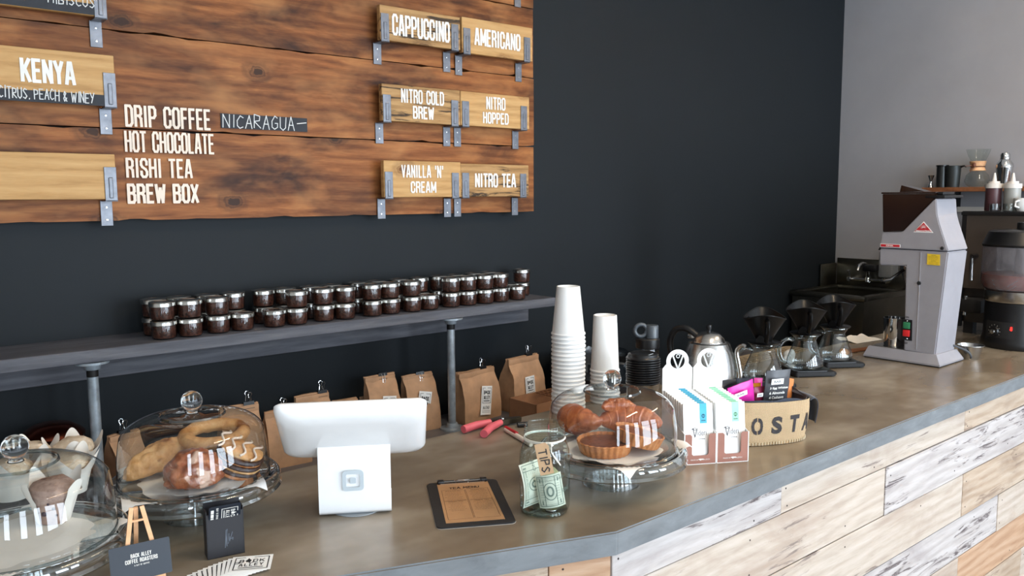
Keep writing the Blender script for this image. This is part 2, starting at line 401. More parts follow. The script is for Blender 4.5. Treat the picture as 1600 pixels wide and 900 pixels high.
def concrete_top():
    m, nt, p = newmat('sealed_concrete')
    a = noi(nt, coords(nt, (1, 2.2, 1), False), 2.6, 3, .5, .2); b = noi(nt, coords(nt, (1, 1, 1), False), 9, 3, .5)
    f = mix(nt, .25, a, b)
    c = ramp(nt, f, [(.3, (92, 78, 62)), (.5, (122, 109, 92)), (.68, (154, 143, 127))])
    nt.links.new(c, p.inputs['Base Color'])
    p.inputs['Roughness'].default_value = .27; p.inputs['Specular IOR Level'].default_value = .75
    return m
def concrete_edge():
    m, nt, p = newmat('concrete_edge')
    a = noi(nt, coords(nt, (1, 1, 3), False), 9, 8, .65, .4); b = noi(nt, coords(nt, (1, 1, 1), False), 60, 4)
    c = ramp(nt, a, [(.3, (92, 95, 98)), (.6, (112, 116, 119)), (.75, (126, 130, 131))])
    nt.links.new(c, p.inputs['Base Color']); p.inputs['Roughness'].default_value = .6
    bump(nt, p, b, .25, .001); return m
def paint(name, col, rough=.5, var=.04, spec=.5):
    m, nt, p = newmat(name); a = noi(nt, coords(nt, (1, 1, 1), False), 1.6, 5, .6); b = noi(nt, coords(nt, (1, 1, 1), False), 240, 2)
    nt.links.new(ramp(nt, a, [(.3, [c*(1-var) for c in col]), (.7, [min(255, c*(1+var)) for c in col])]), p.inputs['Base Color'])
    p.inputs['Roughness'].default_value = rough; p.inputs['Specular IOR Level'].default_value = spec
    bump(nt, p, b, .06, .001); return m
P_DARK = paint('charcoal_paint', (19, 24, 28), .62, .05, .25)
P_GREY = paint('grey_paint', (152, 151, 155), .6)
P_ROOM = paint('pale_room_paint', (214, 210, 204), .7)
P_WHITE = paint('white_paint', (196, 192, 186), .6)
CEIL = paint('ceiling_paint', (222, 218, 212), .7)
FLOORM = M('floor_concrete', (158, 150, 140), .45, var=.15, scale=4)
BLACK = M('black_plastic', (18, 18, 20), .35)
BLACKM = M('matt_black', (24, 24, 26), .65)
STEEL = M('brushed_steel', (186, 184, 180), .24, 1, var=.06, scale=60, aniso=(1, 1, 12))
CHROME = M('chrome', (214, 214, 214), .08, 1)
DSTEEL = M('sink_steel', (116, 113, 104), .3, 1, var=.08, scale=8)
GALV = M('galvanised_pipe', (150, 158, 165), .38, .45, var=.16, scale=30)
WHITE = M('white_plastic', (238, 238, 238), .22, coat=.3, var=.01)
WPAPER = M('white_card', (240, 240, 238), .55, var=.01)
INK = M('black_ink', (30, 30, 32), .6)
WINK = M('white_ink', (226, 222, 214), .7)
KRAFT = M('kraft_paper', (178, 138, 104), .7, var=.07, scale=25, bmp=.25)
GREYMET = M('bracket_steel', (112, 114, 120), .45, .75, var=.1, scale=40)

# ------------------------------------------------------------------ the setting
def struct(name, bm, mat, parent=None):
    o = obj(name, bm, mat, parent, smooth=False)
    if not parent: o['kind'] = 'structure'
    return o
YW = 2.48; XW = 4.54; XL = -3.2; HC = 3.2; YB = BT-.2
struct('floor', bx(XL, XW, WY, YW, -.05, 0), FLOORM)
struct('ceiling', bx(XL, XW, WY, YW, HC, HC+.05), CEIL)
struct('wall_back', bx(XL, XW, YW, YW+.1, 0, HC), P_DARK)
struct('wall_right', bx(XW, XW+.1, WY, YW+.1, 0, HC), P_GREY)
struct('wall_left', bx(XL-.1, XL, WY, YW+.1, 0, HC), P_ROOM)
fb = B(); xs = [XL] + sum([[x-ww/2, x+ww/2] for x, ww in WIN], []) + [XW]
addbx(fb, XL, XW, WY-.1, WY, 0, .42); addbx(fb, XL, XW, WY-.1, WY, 2.82, HC)
for a, b in zip(xs[::2], xs[1::2]): addbx(fb, a, b, WY-.1, WY, .42, 2.82)
struct('wall_front', fb, P_ROOM)
for i, (x, ww) in enumerate(WIN):
    f = B(); a, b = x-ww/2, x+ww/2
    addbx(f, a, a+.035, WY-.06, WY+.01, .42, 2.82); addbx(f, b-.035, b, WY-.06, WY+.01, .42, 2.82)
    addbx(f, a, b, WY-.06, WY+.01, .42, .46); addbx(f, a, b, WY-.06, WY+.01, 2.78, 2.82)
    addbx(f, a, b, WY-.06, WY+.01, 2.0, 2.03)
    struct('window_%d' % (i+1), f, BLACKM)
# ceiling lamps the domes mirror: a housing with two tubes
for i, (x, y) in enumerate([(1.6, .35), (3.4, .6)]):
    t = thing('ceiling_lamp', 'tube ceiling lamp %s the counter' % ['over the left half of', 'over the right half of'][i], 'lamp', (x, y, 3.1), .6)
    obj('housing', addbx(addbx(B(), -.6, .6, -.07, .07, .078, .1), -.5, -.46, -.02, .02, .05, .08), WHITE, t)
    for s in (-.03, .03): obj('tube', tube([(-.55, s, .06), (.55, s, .06)], .012, 10), M('warm_tube', (255, 214, 160), .5, emit=9), t)
# white ledge and side counter on the right wall
struct('trim_1', bx(XW-.012, XW, .9, onX(1497, 327, XW).y, onX(1497, 331, XW).z, onX(1497, 323, XW).z), P_WHITE)

# ---- the service counter
FY, BY, CX = .985, 1.70, 1.067
u1 = Vector((CX-.85, .985-1.063)).normalized()   # along the angled front, towards the corner
def angled(x): return FY + (CX-x)*.364
wt = B(); pts = [(4.53, FY), (CX, FY), (-.35, angled(-.35)), (-.35, BY), (4.53, BY)]
prism(pts, lambda u, v, w_: Vector((u, v, BT-.046+w_)), .046, wt, bev=.003)
me_top = concrete_top(); me_edge = concrete_edge()
wo = obj('worktop', wt, me_top, smooth=False)
wo.data.materials.append(me_edge)
for p_ in wo.data.polygons:
    if abs(p_.normal.z) < .5: p_.material_index = 1
tag(wo, 'brown-grey sealed concrete worktop with a rough grey edge, on the plank-clad counter', 'countertop')
sc_ = thing('service_counter', 'service counter clad in pale reclaimed wooden planks under the concrete top', 'counter', (0, 0, 0))
cb = B(); prism([(4.53, 1.024), (CX+.02, 1.024), (-.3, angled(-.3)+.045), (-.3, 1.66), (4.53, 1.66)], lambda u, v, w_: Vector((u, v, w_)), BT-.048, cb)
obj('carcass', cb, BLACKM, sc_, smooth=False)
rnd = random.Random(4)
rows = [(-.047, -.119, [(1.63, W_P2), (2.64, W_P3), (3.62, W_P1), (4.53, W_P2)]),
        (-.1205, -.2545, [(2.135, W_P3), (3.5, W_P2), (4.53, W_P1)]),
        (-.256, -.394, [(2.65, W_P3), (3.35, W_P1), (4.53, W_P2)]),
        (-.3955, -.524, [(1.9, W_P3), (2.95, W_P2), (4.53, W_P3)]),
        (-.5255, -.655, [(1.5, W_P1), (2.65, W_P3), (3.4, W_P4), (4.53, W_P2)]),
        (-.6565, -.80, [(2.3, W_P2), (3.2, W_P1), (4.53, W_P3)]),
        (-.8015, -.93, [(1.9, W_P1), (3.6, W_P3), (4.53, W_P2)]),
        (-.9315, -1.068, [(2.5, W_P3), (4.53, W_P1)])]
NAIL = M('rusty_nail', (46, 36, 34), .7)
def plank(x0, x1, z0, z1, mt, y=1.0, T=None, par=None, name='plank'):
    L, H = x1-x0, z1-z0
    b = box(B(), (0, 0, 0), (L-.0016, .022, H-.0012), bev=.0012, seg=1)
    o = obj(name, b, mt, par, smooth=False)
    loc = Vector(((x0+x1)/2, y+.011+rnd.uniform(-.0018, .0012), BT+(z0+z1)/2))
    o.matrix_world = (T or Matrix()) @ Matrix.Translation(loc)
    nb = B(); k = 0
    xx = [-L/2+.025] + [-L/2+.025+.42*j for j in range(1, 5) if .42*j < L-.1]
    for xn in xx:
        for zf in (-.3, .3):
            if rnd.random() < .8:
                nb = lathe([(0, 0), (.0022, 0), (.0022, .0006), (0, .0006)], 6, nb, T=Matrix.Translation((xn+rnd.uniform(-.01, .01), -.0112, H*zf)) @ Matrix.Rotation(pi/2, 4, 'X')); k += 1
    if k: obj('nails', nb, NAIL, o, smooth=False)
    else: nb.free()
    return o
for z1, z0, segs in rows:
    x = CX+.001
    for xe, mt in segs: plank(x, xe, z0, z1, mt, par=sc_); x = xe
# angled front: local X along the front
ang = atan2(-.364, 1)
TA = Matrix.Translation((CX, 1.0, 0)) @ Matrix.Rotation(ang, 4, 'Z')
for z1, z0, segs in [(-.047, -.119, [(-1.5, W_P3), (-.52, W_P1), (-.285, W_P2), (-.125, W_P1), (0, W_P4)])] + [(r[0], r[1], [(-1.5, W_P3), (-.9+.2*i, W_P1), (-.35-.1*(i % 2), W_P3), (0, W_P4)]) for i, r in enumerate(rows[1:])]:
    x = -1.5
    for xe, mt in segs[1:]: plank(x, xe, z0, z1, mt, y=.0, T=TA, par=sc_); x = xe
# back counter
bc = obj('back_counter', addbx(bx(-.5, 3.75, 1.78, YW-.005, YB-.04, YB, bev=.003), -.45, 3.7, 1.84, YW-.01, 0, YB-.04), M('grey_laminate', (92, 90, 92), .4, var=.05, scale=6), smooth=False)
tag(bc, 'lower grey back counter along the charcoal wall, carrying the coffee bags', 'counter')

# ---- shelf on pipes
t = thing('pipe_shelf', 'long grey-stained plank shelf on two steel pipes with the bean jars on it', 'shelf', (0, 0, 0))
SZ = BT+.61-.286*1.33; SY = 1.70*1.33
def shelfboard(x0, x1, y0, y1, z0, z1):
    b = box(B(), (0, 0, 0), (x1-x0, y1-y0, z1-z0), bev=.002, seg=1)
    o = obj('shelf_board', b, W_SHELF, t, smooth=False); o.location = ((x0+x1)/2, (y0+y1)/2, (z0+z1)/2); return o
xe = onY(868, 466, SY).x
shelfboard(-.4, xe, SY, YW-.002, SZ-.033, SZ)
c = shelfboard(-.4, onY(826, 490, YW-.04).x, YW-.04, YW-.002, onY(540, 539.5, YW-.04).z, SZ-.034); c.name = 'wall_cleat'
for x, yy in ((704.4, 520), (143.9, 575)):
    P = onY(x, yy, SY+.035)
    pb = obj('pipe', tube([(P.x, P.y, YB+.006), (P.x, P.y, SZ-.035)], .0135, 20), GALV, t)
    fl = [(0, 0), (.042, 0), (.042, .006), (.022, .008), (.019, .022), (0, .022)]
    obj('flange', lathe(fl, 28, T=Matrix.Translation((P.x, P.y, YB))), GALV, t)
    obj('flange', lathe([(r, -z) for r, z in fl], 28, T=Matrix.Translation((P.x, P.y, SZ-.034))), GALV, t)
    obj('threaded_collar', tube([(P.x, P.y, SZ-.075), (P.x, P.y, SZ-.055)], .0142, 20), M('black_pipe_thread', (40, 38, 38), .5, .7), t)

# ---- the menu board
MY = 2.43                      # its face
def zB(x, y): return onY(x, y, MY).z
t = thing('menu_board', 'large menu board of burnt brown planks hung on the charcoal wall', 'menu board', (0, 0, 0))
xr = 2.137; xl = -.6
zs = [zB(832, 331), zB(834, 229.5), zB(834, 122.5), zB(832, 14)]; zs.append(zs[-1]+.26)
for i, (a, b) in enumerate(zip(zs, zs[1:])):
    bb = B(); n = 90; rr = random.Random(i)
    # a plank whose long edges are burnt uneven
    H = b-a; L = xr-xl
    def edge(s, k): return s*(H/2-.0015) - s*max(0, mnoise.noise(Vector((k*.35, i*7, s*3)))-.12)*.012
    prof = [(-L/2+L*k/n, edge(1, k)) for k in range(n+1)] + [(L/2-L*k/n, edge(-1, n-k)) for k in range(n+1)]
    prism(prof, lambda u, v, w_: Vector((u, w_, v)), .034, bb)
    o = obj('plank', bb, W_BOARD, t, smooth=False); o.location = ((xl+xr)/2, MY + rr.uniform(-.0015, .0015), (a+b)/2)
bt = B()
for x in (-.2, .8, 1.95): addbx(bt, x-.03, x+.03, MY+.0355, YW-.001, zs[0]+.05, zs[-1]-.05)
obj('batten', bt, BLACKM, t, smooth=False)
LETTER = M('board_lettering', (232, 214, 196), .7)
def words(s, cx, cy, wpx, hpx, Y, par, mat=None, bold=.02, name='lettering', thick=.0008):
    P = onY(cx, cy, Y); a = onY(cx-wpx/2, cy, Y); b = onY(cx+wpx/2, cy, Y); z1 = onY(cx, cy-hpx/2, Y).z; z0 = onY(cx, cy+hpx/2, Y).z
    bm = block_bm(s, b.x-a.x, z1-z0, min(.145, .13*(b.x-a.x)/(len(s)*(z1-z0)*.38)), thick)
    return obj(name, place(bm, WALLT(Vector(((a.x+b.x)/2, Y, (z0+z1)/2)))), mat or LETTER, par, smooth=False, norm=False)
for s, cx, cy, wp, hp in [('DRIP COFFEE', 262, 184, 134, 34), ('HOT CHOCOLATE', 264.5, 223, 140, 33), ('RISHI TEA', 248.5, 263, 104, 31), ('BREW BOX', 254.5, 302.5, 112, 31)]:
    words(s, cx, cy, wp, hp, MY-.0035, t)
def chalk(s, x0, x1, yc, hpx, Y, par, seed, wd=.0026, k=1.0, slant=0):
    a = onY(x0, yc, Y); b = onY(x1, yc, Y); h = onY(x0, yc-hpx/2, Y).z-onY(x0, yc+hpx/2, Y).z
    return obj('chalk_writing', place(hand_bm(s, (b.x-a.x), h, wd, seed=seed), WALLT(Vector(((a.x+b.x)/2, Y, (a.z+b.z)/2)))), M('chalk', (206, 206, 204), .9), par, smooth=False)
CHB = M('chalk_board', (36, 38, 44), .7, var=.12, scale=30)
def strip(x0, x1, yt, yb, Y, par, th=.002, name='chalk_strip'):
    a = onY(x0, (yt+yb)/2, Y); b = onY(x1, (yt+yb)/2, Y); zt = onY((x0+x1)/2, yt, Y).z; zb = onY((x0+x1)/2, yb, Y).z
    return obj(name, bx(a.x, b.x, Y, Y+th, zb, zt), CHB, par, smooth=False)
cs = strip(345, 480, 181, 203, MY-.004, t); chalk('NICARAGUA-', 348, 472, 191, 21, MY-.0048, cs, 3)

SG = MY-.05                    # face of the small signs
def bracket(px_, zt, zb, side, w_=.032):
    """two-step steel strap: lower leg on the board, upper leg in front of the sign"""
    X = onY(px_, 100, SG-.005).x
    return X
def sign(label, x0, x1, yt, yb, mat, texts=(), grp='name boards held in brackets on the menu board', chalkt=None, ends=(1, 1), slope=0):
    """x0,x1,yt,yb: px extents measured at the sign's centre height / middle"""
    ym = (yt+yb)/2; xm = (x0+x1)/2
    a = onY(x0, ym, SG); b = onY(x1, ym, SG); zt = onY(xm, yt, SG).z; zb = onY(xm, yb, SG).z
    o = box(B(), (0, 0, 0), (b.x-a.x, .02, zt-zb), bev=.0015, seg=1)
    s = obj('name_board', o, mat, None, smooth=False); s.location = ((a.x+b.x)/2, SG+.010, (zt+zb)/2)
    tag(s, label, 'sign', grp)
    for (tx, cx, cy, wp, hp) in texts:
        l = words(tx, cx, cy, wp, hp, SG-.0012, None, WINK, bold=.016); l.parent = s; l.location = -s.location
    if chalkt:
        c_ = strip(x0, x1-1, yb-17, yb+1, SG-.0022, None); c_.parent = s; c_.location = -s.location
        h_ = chalk(chalkt, -2, 146, 148, 17, SG-.0036, None, 5, .0024); h_.parent = c_
    zc = zb
    for px_, on in zip((x0+7, x1-9), ends):
        if not on: continue
        X = onY(px_, ym, SG).x
        bb = B(); W = .030
        addbx(bb, X-W/2, X+W/2, SG-.0035, SG-.001, zc-.006, zc+.085, bev=.0006)
        addbx(bb, X-W/2, X+W/2, SG-.0035, MY-.0035, zc-.006, zc-.0035)
        addbx(bb, X-W/2-.003, X+W/2-.003, MY-.006, MY-.0032, zc-.072, zc-.0035, bev=.0006)
        box(bb, (X, SG-.0035, zc+.03), (.011, .005, .055), bev=.002)
        br = obj('bracket', bb, GREYMET, t, smooth=False)
        for zz in (-.022, -.056): obj('screw', lathe([(0, 0), (.0032, 0), (.0026, .0014), (0, .0018)], 10, T=Matrix.Translation((X-.003, MY-.0058, zc+zz)) @ Matrix.Rotation(pi/2, 4, 'X')), CHROME, br)
sign('small pine board lettered CAPPUCCINO, with grey weathering at its top right', 594, 719, 17, 70, W_SIGN2, [('CAPPUCCINO', 657.5, 44.5, 90, 33)])
sign('small pine board lettered AMERICANO at the board\'s right edge', 722, 832, 35, 89, W_SIGN, [('AMERICANO', 777, 62, 72, 27)])
sign('small pine board lettered NITRO COLD BREW', 597, 719, 136, 192, W_SIGN2, [('NITRO COLD', 660, 152, 67, 22), ('BREW', 661.5, 176.5, 33, 20)])
sign('small pine board lettered NITRO HOPPED at the board\'s right edge', 720, 827, 147, 199, W_SIGN, [('NITRO', 774.5, 162, 30, 20), ('HOPPED', 774.5, 185, 40, 18)])
sign('small pine board lettered VANILLA \'N\' CREAM', 600, 720, 252, 308, W_SIGN, [("VANILLA 'N'", 660, 268, 66, 20), ('CREAM', 661.5, 292.5, 40, 18)])
sign('small pine board lettered NITRO TEA, the lowest at the right edge', 720, 826, 257, 307, W_SIGN2, [('NITRO TEA', 774, 282, 64, 22)])
sign('wide pine board lettered KENYA above a chalk strip, at the photo\'s left edge', -75, 179, 75, 158, W_SIGN, [('KENYA', 74.5, 112, 86, 38)], 'wide origin boards on the menu board', 'CITRUS. PEACH & WINEY')
sign('wide blank pine board below the KENYA board', -75, 181, 238, 312, W_SIGN, (), 'wide origin boards on the menu board')
# the one cut off by the frame's top: only its chalk strip shows
ob = sign('wide pine board with a chalk strip cut off by the photo\'s top left edge', -75, 163, -70, 12, W_SIGN, (), 'wide origin boards on the menu board')
s_ = [o for o in bpy.data.objects if o.name.startswith('name_board')][-1]
c_ = strip(-75, 150, -8, 10, SG-.0022, None); c_.parent = s_; c_.location = -s_.location
h_ = chalk('HIBISCUS', 75, 147, 1, 15, SG-.0036, None, 6, .0024); h_.parent = c_
# extra bracket of the sign above the frame
X = onY(822, 0, SG).x; zt = onY(822, 14, MY).z
b_ = obj('bracket', addbx(B(), X-.018, X+.012, MY-.006, MY-.0032, zt, zt+.07), GREYMET, t, smooth=False)
# ------------------------------------------------------------------ bean jars on the shelf
JG = thin('jar_glass', (226, 228, 230), 1.0, .03)
def beans_mat():
    m, nt, p = newmat('coffee_beans'); v = coords(nt, (1, 1, 1))
    vo = nd(nt, 'ShaderNodeTexVoronoi'); vo.inputs['Scale'].default_value = 190; nt.links.new(v, vo.inputs['Vector'])
    nt.links.new(ramp(nt, vo.outputs['Color'], [(.1, (34, 16, 10)), (.6, (84, 46, 32)), (1, (104, 62, 44))]), p.inputs['Base Color'])
    p.inputs['Roughness'].default_value = .42; p.inputs['Specular IOR Level'].default_value = .4; bump(nt, p, vo.outputs['Distance'], -1.0, .004); return m
BEANS = beans_mat()
LID = M('tin_lid', (205, 203, 198), .24, 1, var=.05, scale=40)
def make_jar():
    t = thing('bean_jar', None, None)
    obj('glass', lathe([(0, .001), (.027, .001), (.0305, .004), (.032, .012), (.0325, .040), (.0315, .043), (.031, .049)], 28), JG, t)
    obj('coffee_beans', lathe([(0, .003), (.0285, .004), (.0300, .012), (.0305, .037), (.025, .039), (0, .0395)], 28), BEANS, t)
    l = [(0, .0500), (.020, .0500), (.0265, .0500), (.028, .0512), (.031, .0512), (.0335, .0508), (.0345, .0495), (.034, .0475), (.0345, .0455), (.034, .0435), (.0345, .0415), (.0342, .0385), (.033, .038)]
    obj('lid', lathe(l, 32), LID, t)
    return t
jar0 = make_jar(); used = [False]; JH = .0515
YF, YR = SY+.052, SY+.135
front = [(257, 2), (296, 2), (342, 2), (377, 1), (429, 1), (461, 2), (507, 2), (536, 2), (581, 2), (607, 2), (643, 2), (669, 1), (705, 2), (731, 2), (757, 2), (778, 2), (808, 1)]
back = [(243, 2), (282, 2), (327, 2), (366, 2), (413, 2), (440, 2), (487, 2), (517, 2), (560, 2), (587, 2), (624, 2), (655, 2), (686, 2), (711, 2), (739, 2), (762, 2), (791, 1), (814, 2)]
rj = random.Random(9)
for rowname, row, Y in (('front', front, YF), ('back', back, YR)):
    prevx = -9
    for i, (px_, n) in enumerate(row):
        X = Xat(px_, Y, SZ); X = max(X, prevx+.0705); prevx = X
        yy = Y + rj.uniform(-.004, .004)
        for k in range(n):
            j = jar0 if not used[0] else copy_tree(jar0); used[0] = True
            j.location = (X+rj.uniform(-.002, .002)*k, yy+rj.uniform(-.002, .002)*k, SZ+.0002+k*JH); j.rotation_euler = (0, 0, rj.uniform(0, 6.28))
            lv = 'only jar' if n == 1 else ('upper jar' if k else 'lower jar')
            tag(j, 'bean jar with silver lid, %s, %s place from the left in the %s row' % (lv, ordn(i), rowname), 'jar', 'small jars of coffee beans on the pipe shelf')

# ------------------------------------------------------------------ logo helper
def flame(bm, cx, cy, s, z):
    pts = [(0, .55), (.12, .25), (.3, .05), (.2, -.4), (-.2, -.4), (-.32, 0), (-.18, .12), (-.1, .35)]
    a = [bm.verts.new((cx+x*s, cy+y*s, z)) for x, y in pts]; bm.faces.new(a)
def logo_bm(w_, h_, z=.0003, frame=True, gap_top=True):
    """BACK ALLEY, A of BACK as a flame, in a rectangle"""
    bm = B(); f = w_*.035
    if frame:
        for a, b in (((-.5, -.5), (.5, -.5)), ((-.5, -.5), (-.5, .5)), ((.5, -.5), (.5, .5)), ((-.5, .5), (-.22, .5)), ((.06, .5), (.5, .5))):
            stroke_line(bm, [(a[0]*w_, a[1]*h_), (b[0]*w_, b[1]*h_)], f, z)
    def add(s, cx, cy, ww, hh):
        t_ = block_bm(s, ww, hh, .16, 0, .8); me = bpy.data.meshes.new('x')
        for v in t_.verts: v.co += Vector((cx, cy, z))
        t_.to_mesh(me); t_.free(); bm.from_mesh(me); bpy.data.meshes.remove(me)
    add('B', -.30*w_, .2*h_, .14*w_, .27*h_); add('C', .11*w_, .2*h_, .15*w_, .27*h_); add('K', .31*w_, .2*h_, .16*w_, .27*h_)
    flame(bm, -.1*w_, .24*h_, .3*w_ if w_ < h_*1.5 else .42*h_, z)
    add('ALLEY', 0, -.13*h_, .74*w_, .25*h_)
    for k in range(2): stroke_line(bm, [(-.36*w_, (-.34-.035*k)*h_), (.36*w_, (-.34-.035*k)*h_)], .028*h_, z)
    return bm

# ------------------------------------------------------------------ kraft bags
CLIPM = M('clip_black', (14, 14, 15), .35)
def bag_bm(w_, d_, h_, roll, seed, lean=0):
    """gusseted bag: box bottom, flattening to a rolled ridge"""
    rr = random.Random(seed); nseg = 10; bm = B(); rings = []
    prof = [(0, 1, 1), (.04, 1.02, 1.02), (.3, 1.02, 1.0), (.55, 1, .92), (.7, .99, .72), (.82, .98, .45), (.92, .98, .18), (.965, .99, .10), (1.0, .99, .12)]
    for (t_, a, b) in prof:
        ring = []
        for (u, v) in [(-.5, -.5), (-.25, -.5), (0, -.5), (.25, -.5), (.5, -.5), (.5, 0), (.5, .5), (.25, .5), (0, .5), (-.25, .5), (-.5, .5), (-.5, 0)]:
            g = .0
            if abs(u) == .5 and v == 0: g = .16*max(0, t_-.25)           # gusset folds inwards
            x = u*w_*a*(1-g if v == 0 else 1); y = v*d_*b + lean*t_*t_
            n_ = mnoise.noise(Vector((x*30, y*30+seed*5, t_*5)))*.004*(.3+t_)
            ring.append(bm.verts.new((x+n_, y+n_, t_*h_+ (mnoise.noise(Vector((x*18, seed*3.1, 1)))*.006 if t_ > .9 else 0))))
        rings.append(ring)
    for a, b in zip(rings, rings[1:]):
        for i in range(12): bm.faces.new((a[i], a[(i+1) % 12], b[(i+1) % 12], b[i]))
    bm.faces.new(rings[0][::-1]); bm.faces.new(rings[-1])
    bmesh.ops.subdivide_edges(bm, edges=list(bm.edges), cuts=1, use_grid_fill=True)
    for v in bm.verts:
        q = v.co*26 + Vector((seed*9, 0, 0)); k = 1 if v.co.z > .01 else 0
        v.co += Vector((mnoise.noise(q), mnoise.noise(q+Vector((5, 9, 1))), 0))*.0035*k
    # folded-over roll at the top, front side
    box(bm, (0, lean-.5*d_*.16-.002, h_*.985-roll/2), (w_*.985, .007, roll), bev=.002)
    return bm
def clip(label, loc, rz, up_=True, grp='binder clips closing the coffee bags', wires='up'):
    t = thing('binder_clip', label, 'clip', loc, rz, grp)
    prism([(-.0045, 0), (.0045, 0), (.0075, -.021), (.0068, -.021), (.004, -.001), (-.004, -.001), (-.0068, -.021), (-.0075, -.021)], lambda u, v, w_: Vector((w_-.016, u, v)), .032, b := B())
    for v in b.verts: v.co.z += .003
    obj('clip_body', b, CLIPM, t, smooth=False)
    for s in (-1, 1):
        if wires == 'up' : pts = [(-.007, s*.0045, .003), (-.0035, s*.008, .018), (-.006, s*.010, .026), (-.002, s*.0115, .031), (.004, s*.0115, .031), (.007, s*.010, .026), (.0035, s*.008, .018), (.007, s*.0045, .003)]
        else: pts = [(-.006, s*.0055, 0), (-.0035, s*.012, -.018), (-.005, s*.014, -.027), (0, s*.015, -.031), (.005, s*.014, -.027), (.0035, s*.012, -.018), (.006, s*.0055, 0)]
        obj('wire_handle', tube(pts, .0009, 6), CHROME, t)
    return t
def tagd(o, par): o.parent = par; return o
YBF = 2.31                     # front faces of the bags
def kbag(label, x0, x1, ytop, seed, rz=0, lab=None, depth=.075, Y=YBF, clipx=None, wires='up', cliplabel='', lean=.012, tilt=0, zb=YB, ym=700, script='ORIGIN', clipdy=0):
    X0 = Xat(x0, Y, zb+.1); X1 = Xat(x1, Y, zb+.1); w_ = (X1-X0); xc = (X0+X1)/2
    top = zat((xc, Y+depth/2), ytop); h_ = top-zb
    t = thing('coffee_bag', label, 'paper bag', (xc, Y+depth/2, zb), rz, 'kraft paper coffee bags on the back counter')
    bg = obj('paper', bag_bm(w_, depth, h_, .022, seed, lean), KRAFT, t, angle=25)
    if lab:
        lx, lw, lt, lh, rotl = lab   # fractions of the bag: centre x, width m, top m from bag top, height m
        lb = thing('label', None, None)
        T = Matrix.Translation((lx, -depth/2-.0035+lean*.4, h_-lt-lh/2)) @ Matrix.Rotation(radians(-4-tilt), 4, 'X') @ Matrix.Rotation(rotl, 4, 'Y') @ basis((0, 0, 0), (1, 0, 0), (0, 0, 1), (0, -1, 0))
        bpy.data.objects.remove(lb)
        lo = obj('label', place(sheet(1, 1, lambda u, v: Vector(((u-.5)*lw, (v-.5)*lh, 0)), .0008), T), WPAPER, t, smooth=False)
        bm = logo_bm(lw*.78, lh*.52, 0)
        for v in bm.verts: v.co.y += lh*.17
        for k in range(2): stroke_line(bm, [(-lw*.38, -lh*(.36+.05*k)), (lw*.38, -lh*(.36+.05*k))], .0008, 0)
        obj('print', place(bm, T @ Matrix.Translation((0, 0, .0008))), INK, lo, smooth=False, norm=False)
        hw = hand_bm(script, lw*.6, lh*.09, .0011, 0, seed)
        for v in hw.verts: v.co.y -= lh*.25
        obj('handwriting', place(hw, T @ Matrix.Translation((0, 0, .0009))), INK, lo, smooth=False, norm=False)
    if clipx is not None:
        cx = Xat(clipx, Y+depth/2, top) ; R_ = Matrix.Rotation(rz, 3, 'Z')
        q = Vector((cx-xc, lean-.003, 0))
        p_ = Vector((xc, Y+depth/2, 0)) + R_ @ q
        clip(cliplabel, (p_.x, p_.y, top+.004), rz, wires=wires)
    return t
kbag('kraft bag at the far left, half hidden by the left glass domes', 177, 232, 676, 1, rz=.3, clipx=196, cliplabel='black binder clip on the bag between the two left cake domes', Y=2.30)
kbag('kraft bag right behind the middle-left cake dome', 352, 414, 634, 2, clipx=390, cliplabel='black binder clip with raised wires just right of the dome\'s knob', Y=2.29, depth=.06)
kbag('kraft bag directly left of the white tablet register', 422, 486, 641, 3, clipx=445, cliplabel='binder clip touching the register screen\'s left corner', Y=2.29, depth=.065, rz=-.05)
kbag('kraft bag behind the register screen, left of its middle', 470, 523, 616, 4, clipx=505, cliplabel='black binder clip standing above the register screen', Y=2.36, depth=.06)
kbag('kraft bag whose top alone shows over the middle of the register screen', 530, 568, 625, 5, Y=2.33, depth=.06)
kbag('kraft bag folded behind the clipped one, over the register screen', 571, 600, 618, 6, Y=2.37, depth=.05)
kbag('kraft bag with a white label, rising behind the register screen\'s right half', 584, 630, 588, 7, lab=(.008, .05, .065, .1, .12), clipx=603, cliplabel='binder clip with wires folded down, above the register screen', wires='down', depth=.06, lean=.03, rz=-.06, script='PERU')
kbag('kraft bag leaning left of the right pipe, label half hidden by the register', 643, 688, 586, 8, lab=(-.002, .05, .055, .112, .2), clipx=661, cliplabel='binder clip with wires folded down, left of the right pipe', wires='down', depth=.06, lean=.03, rz=-.08, Y=2.335, script='GUATEMALA')
kbag('squat kraft bag with label, just right of the right pipe', 722, 784, 577, 9, lab=(.012, .052, .058, .105, .16), clipx=754, cliplabel='binder clip with raised wires on the squat bag by the pink pliers', depth=.085, lean=.0, rz=.12, script='BLEND')
kbag('tall kraft bag with label, standing left of the paper cups', 801, 853, 556, 10, lab=(-.002, .05, .072, .105, -.02), clipx=826, cliplabel='binder clip with raised wires on the tall bag by the cups', depth=.09, lean=.0, rz=.1, script='KENYA')
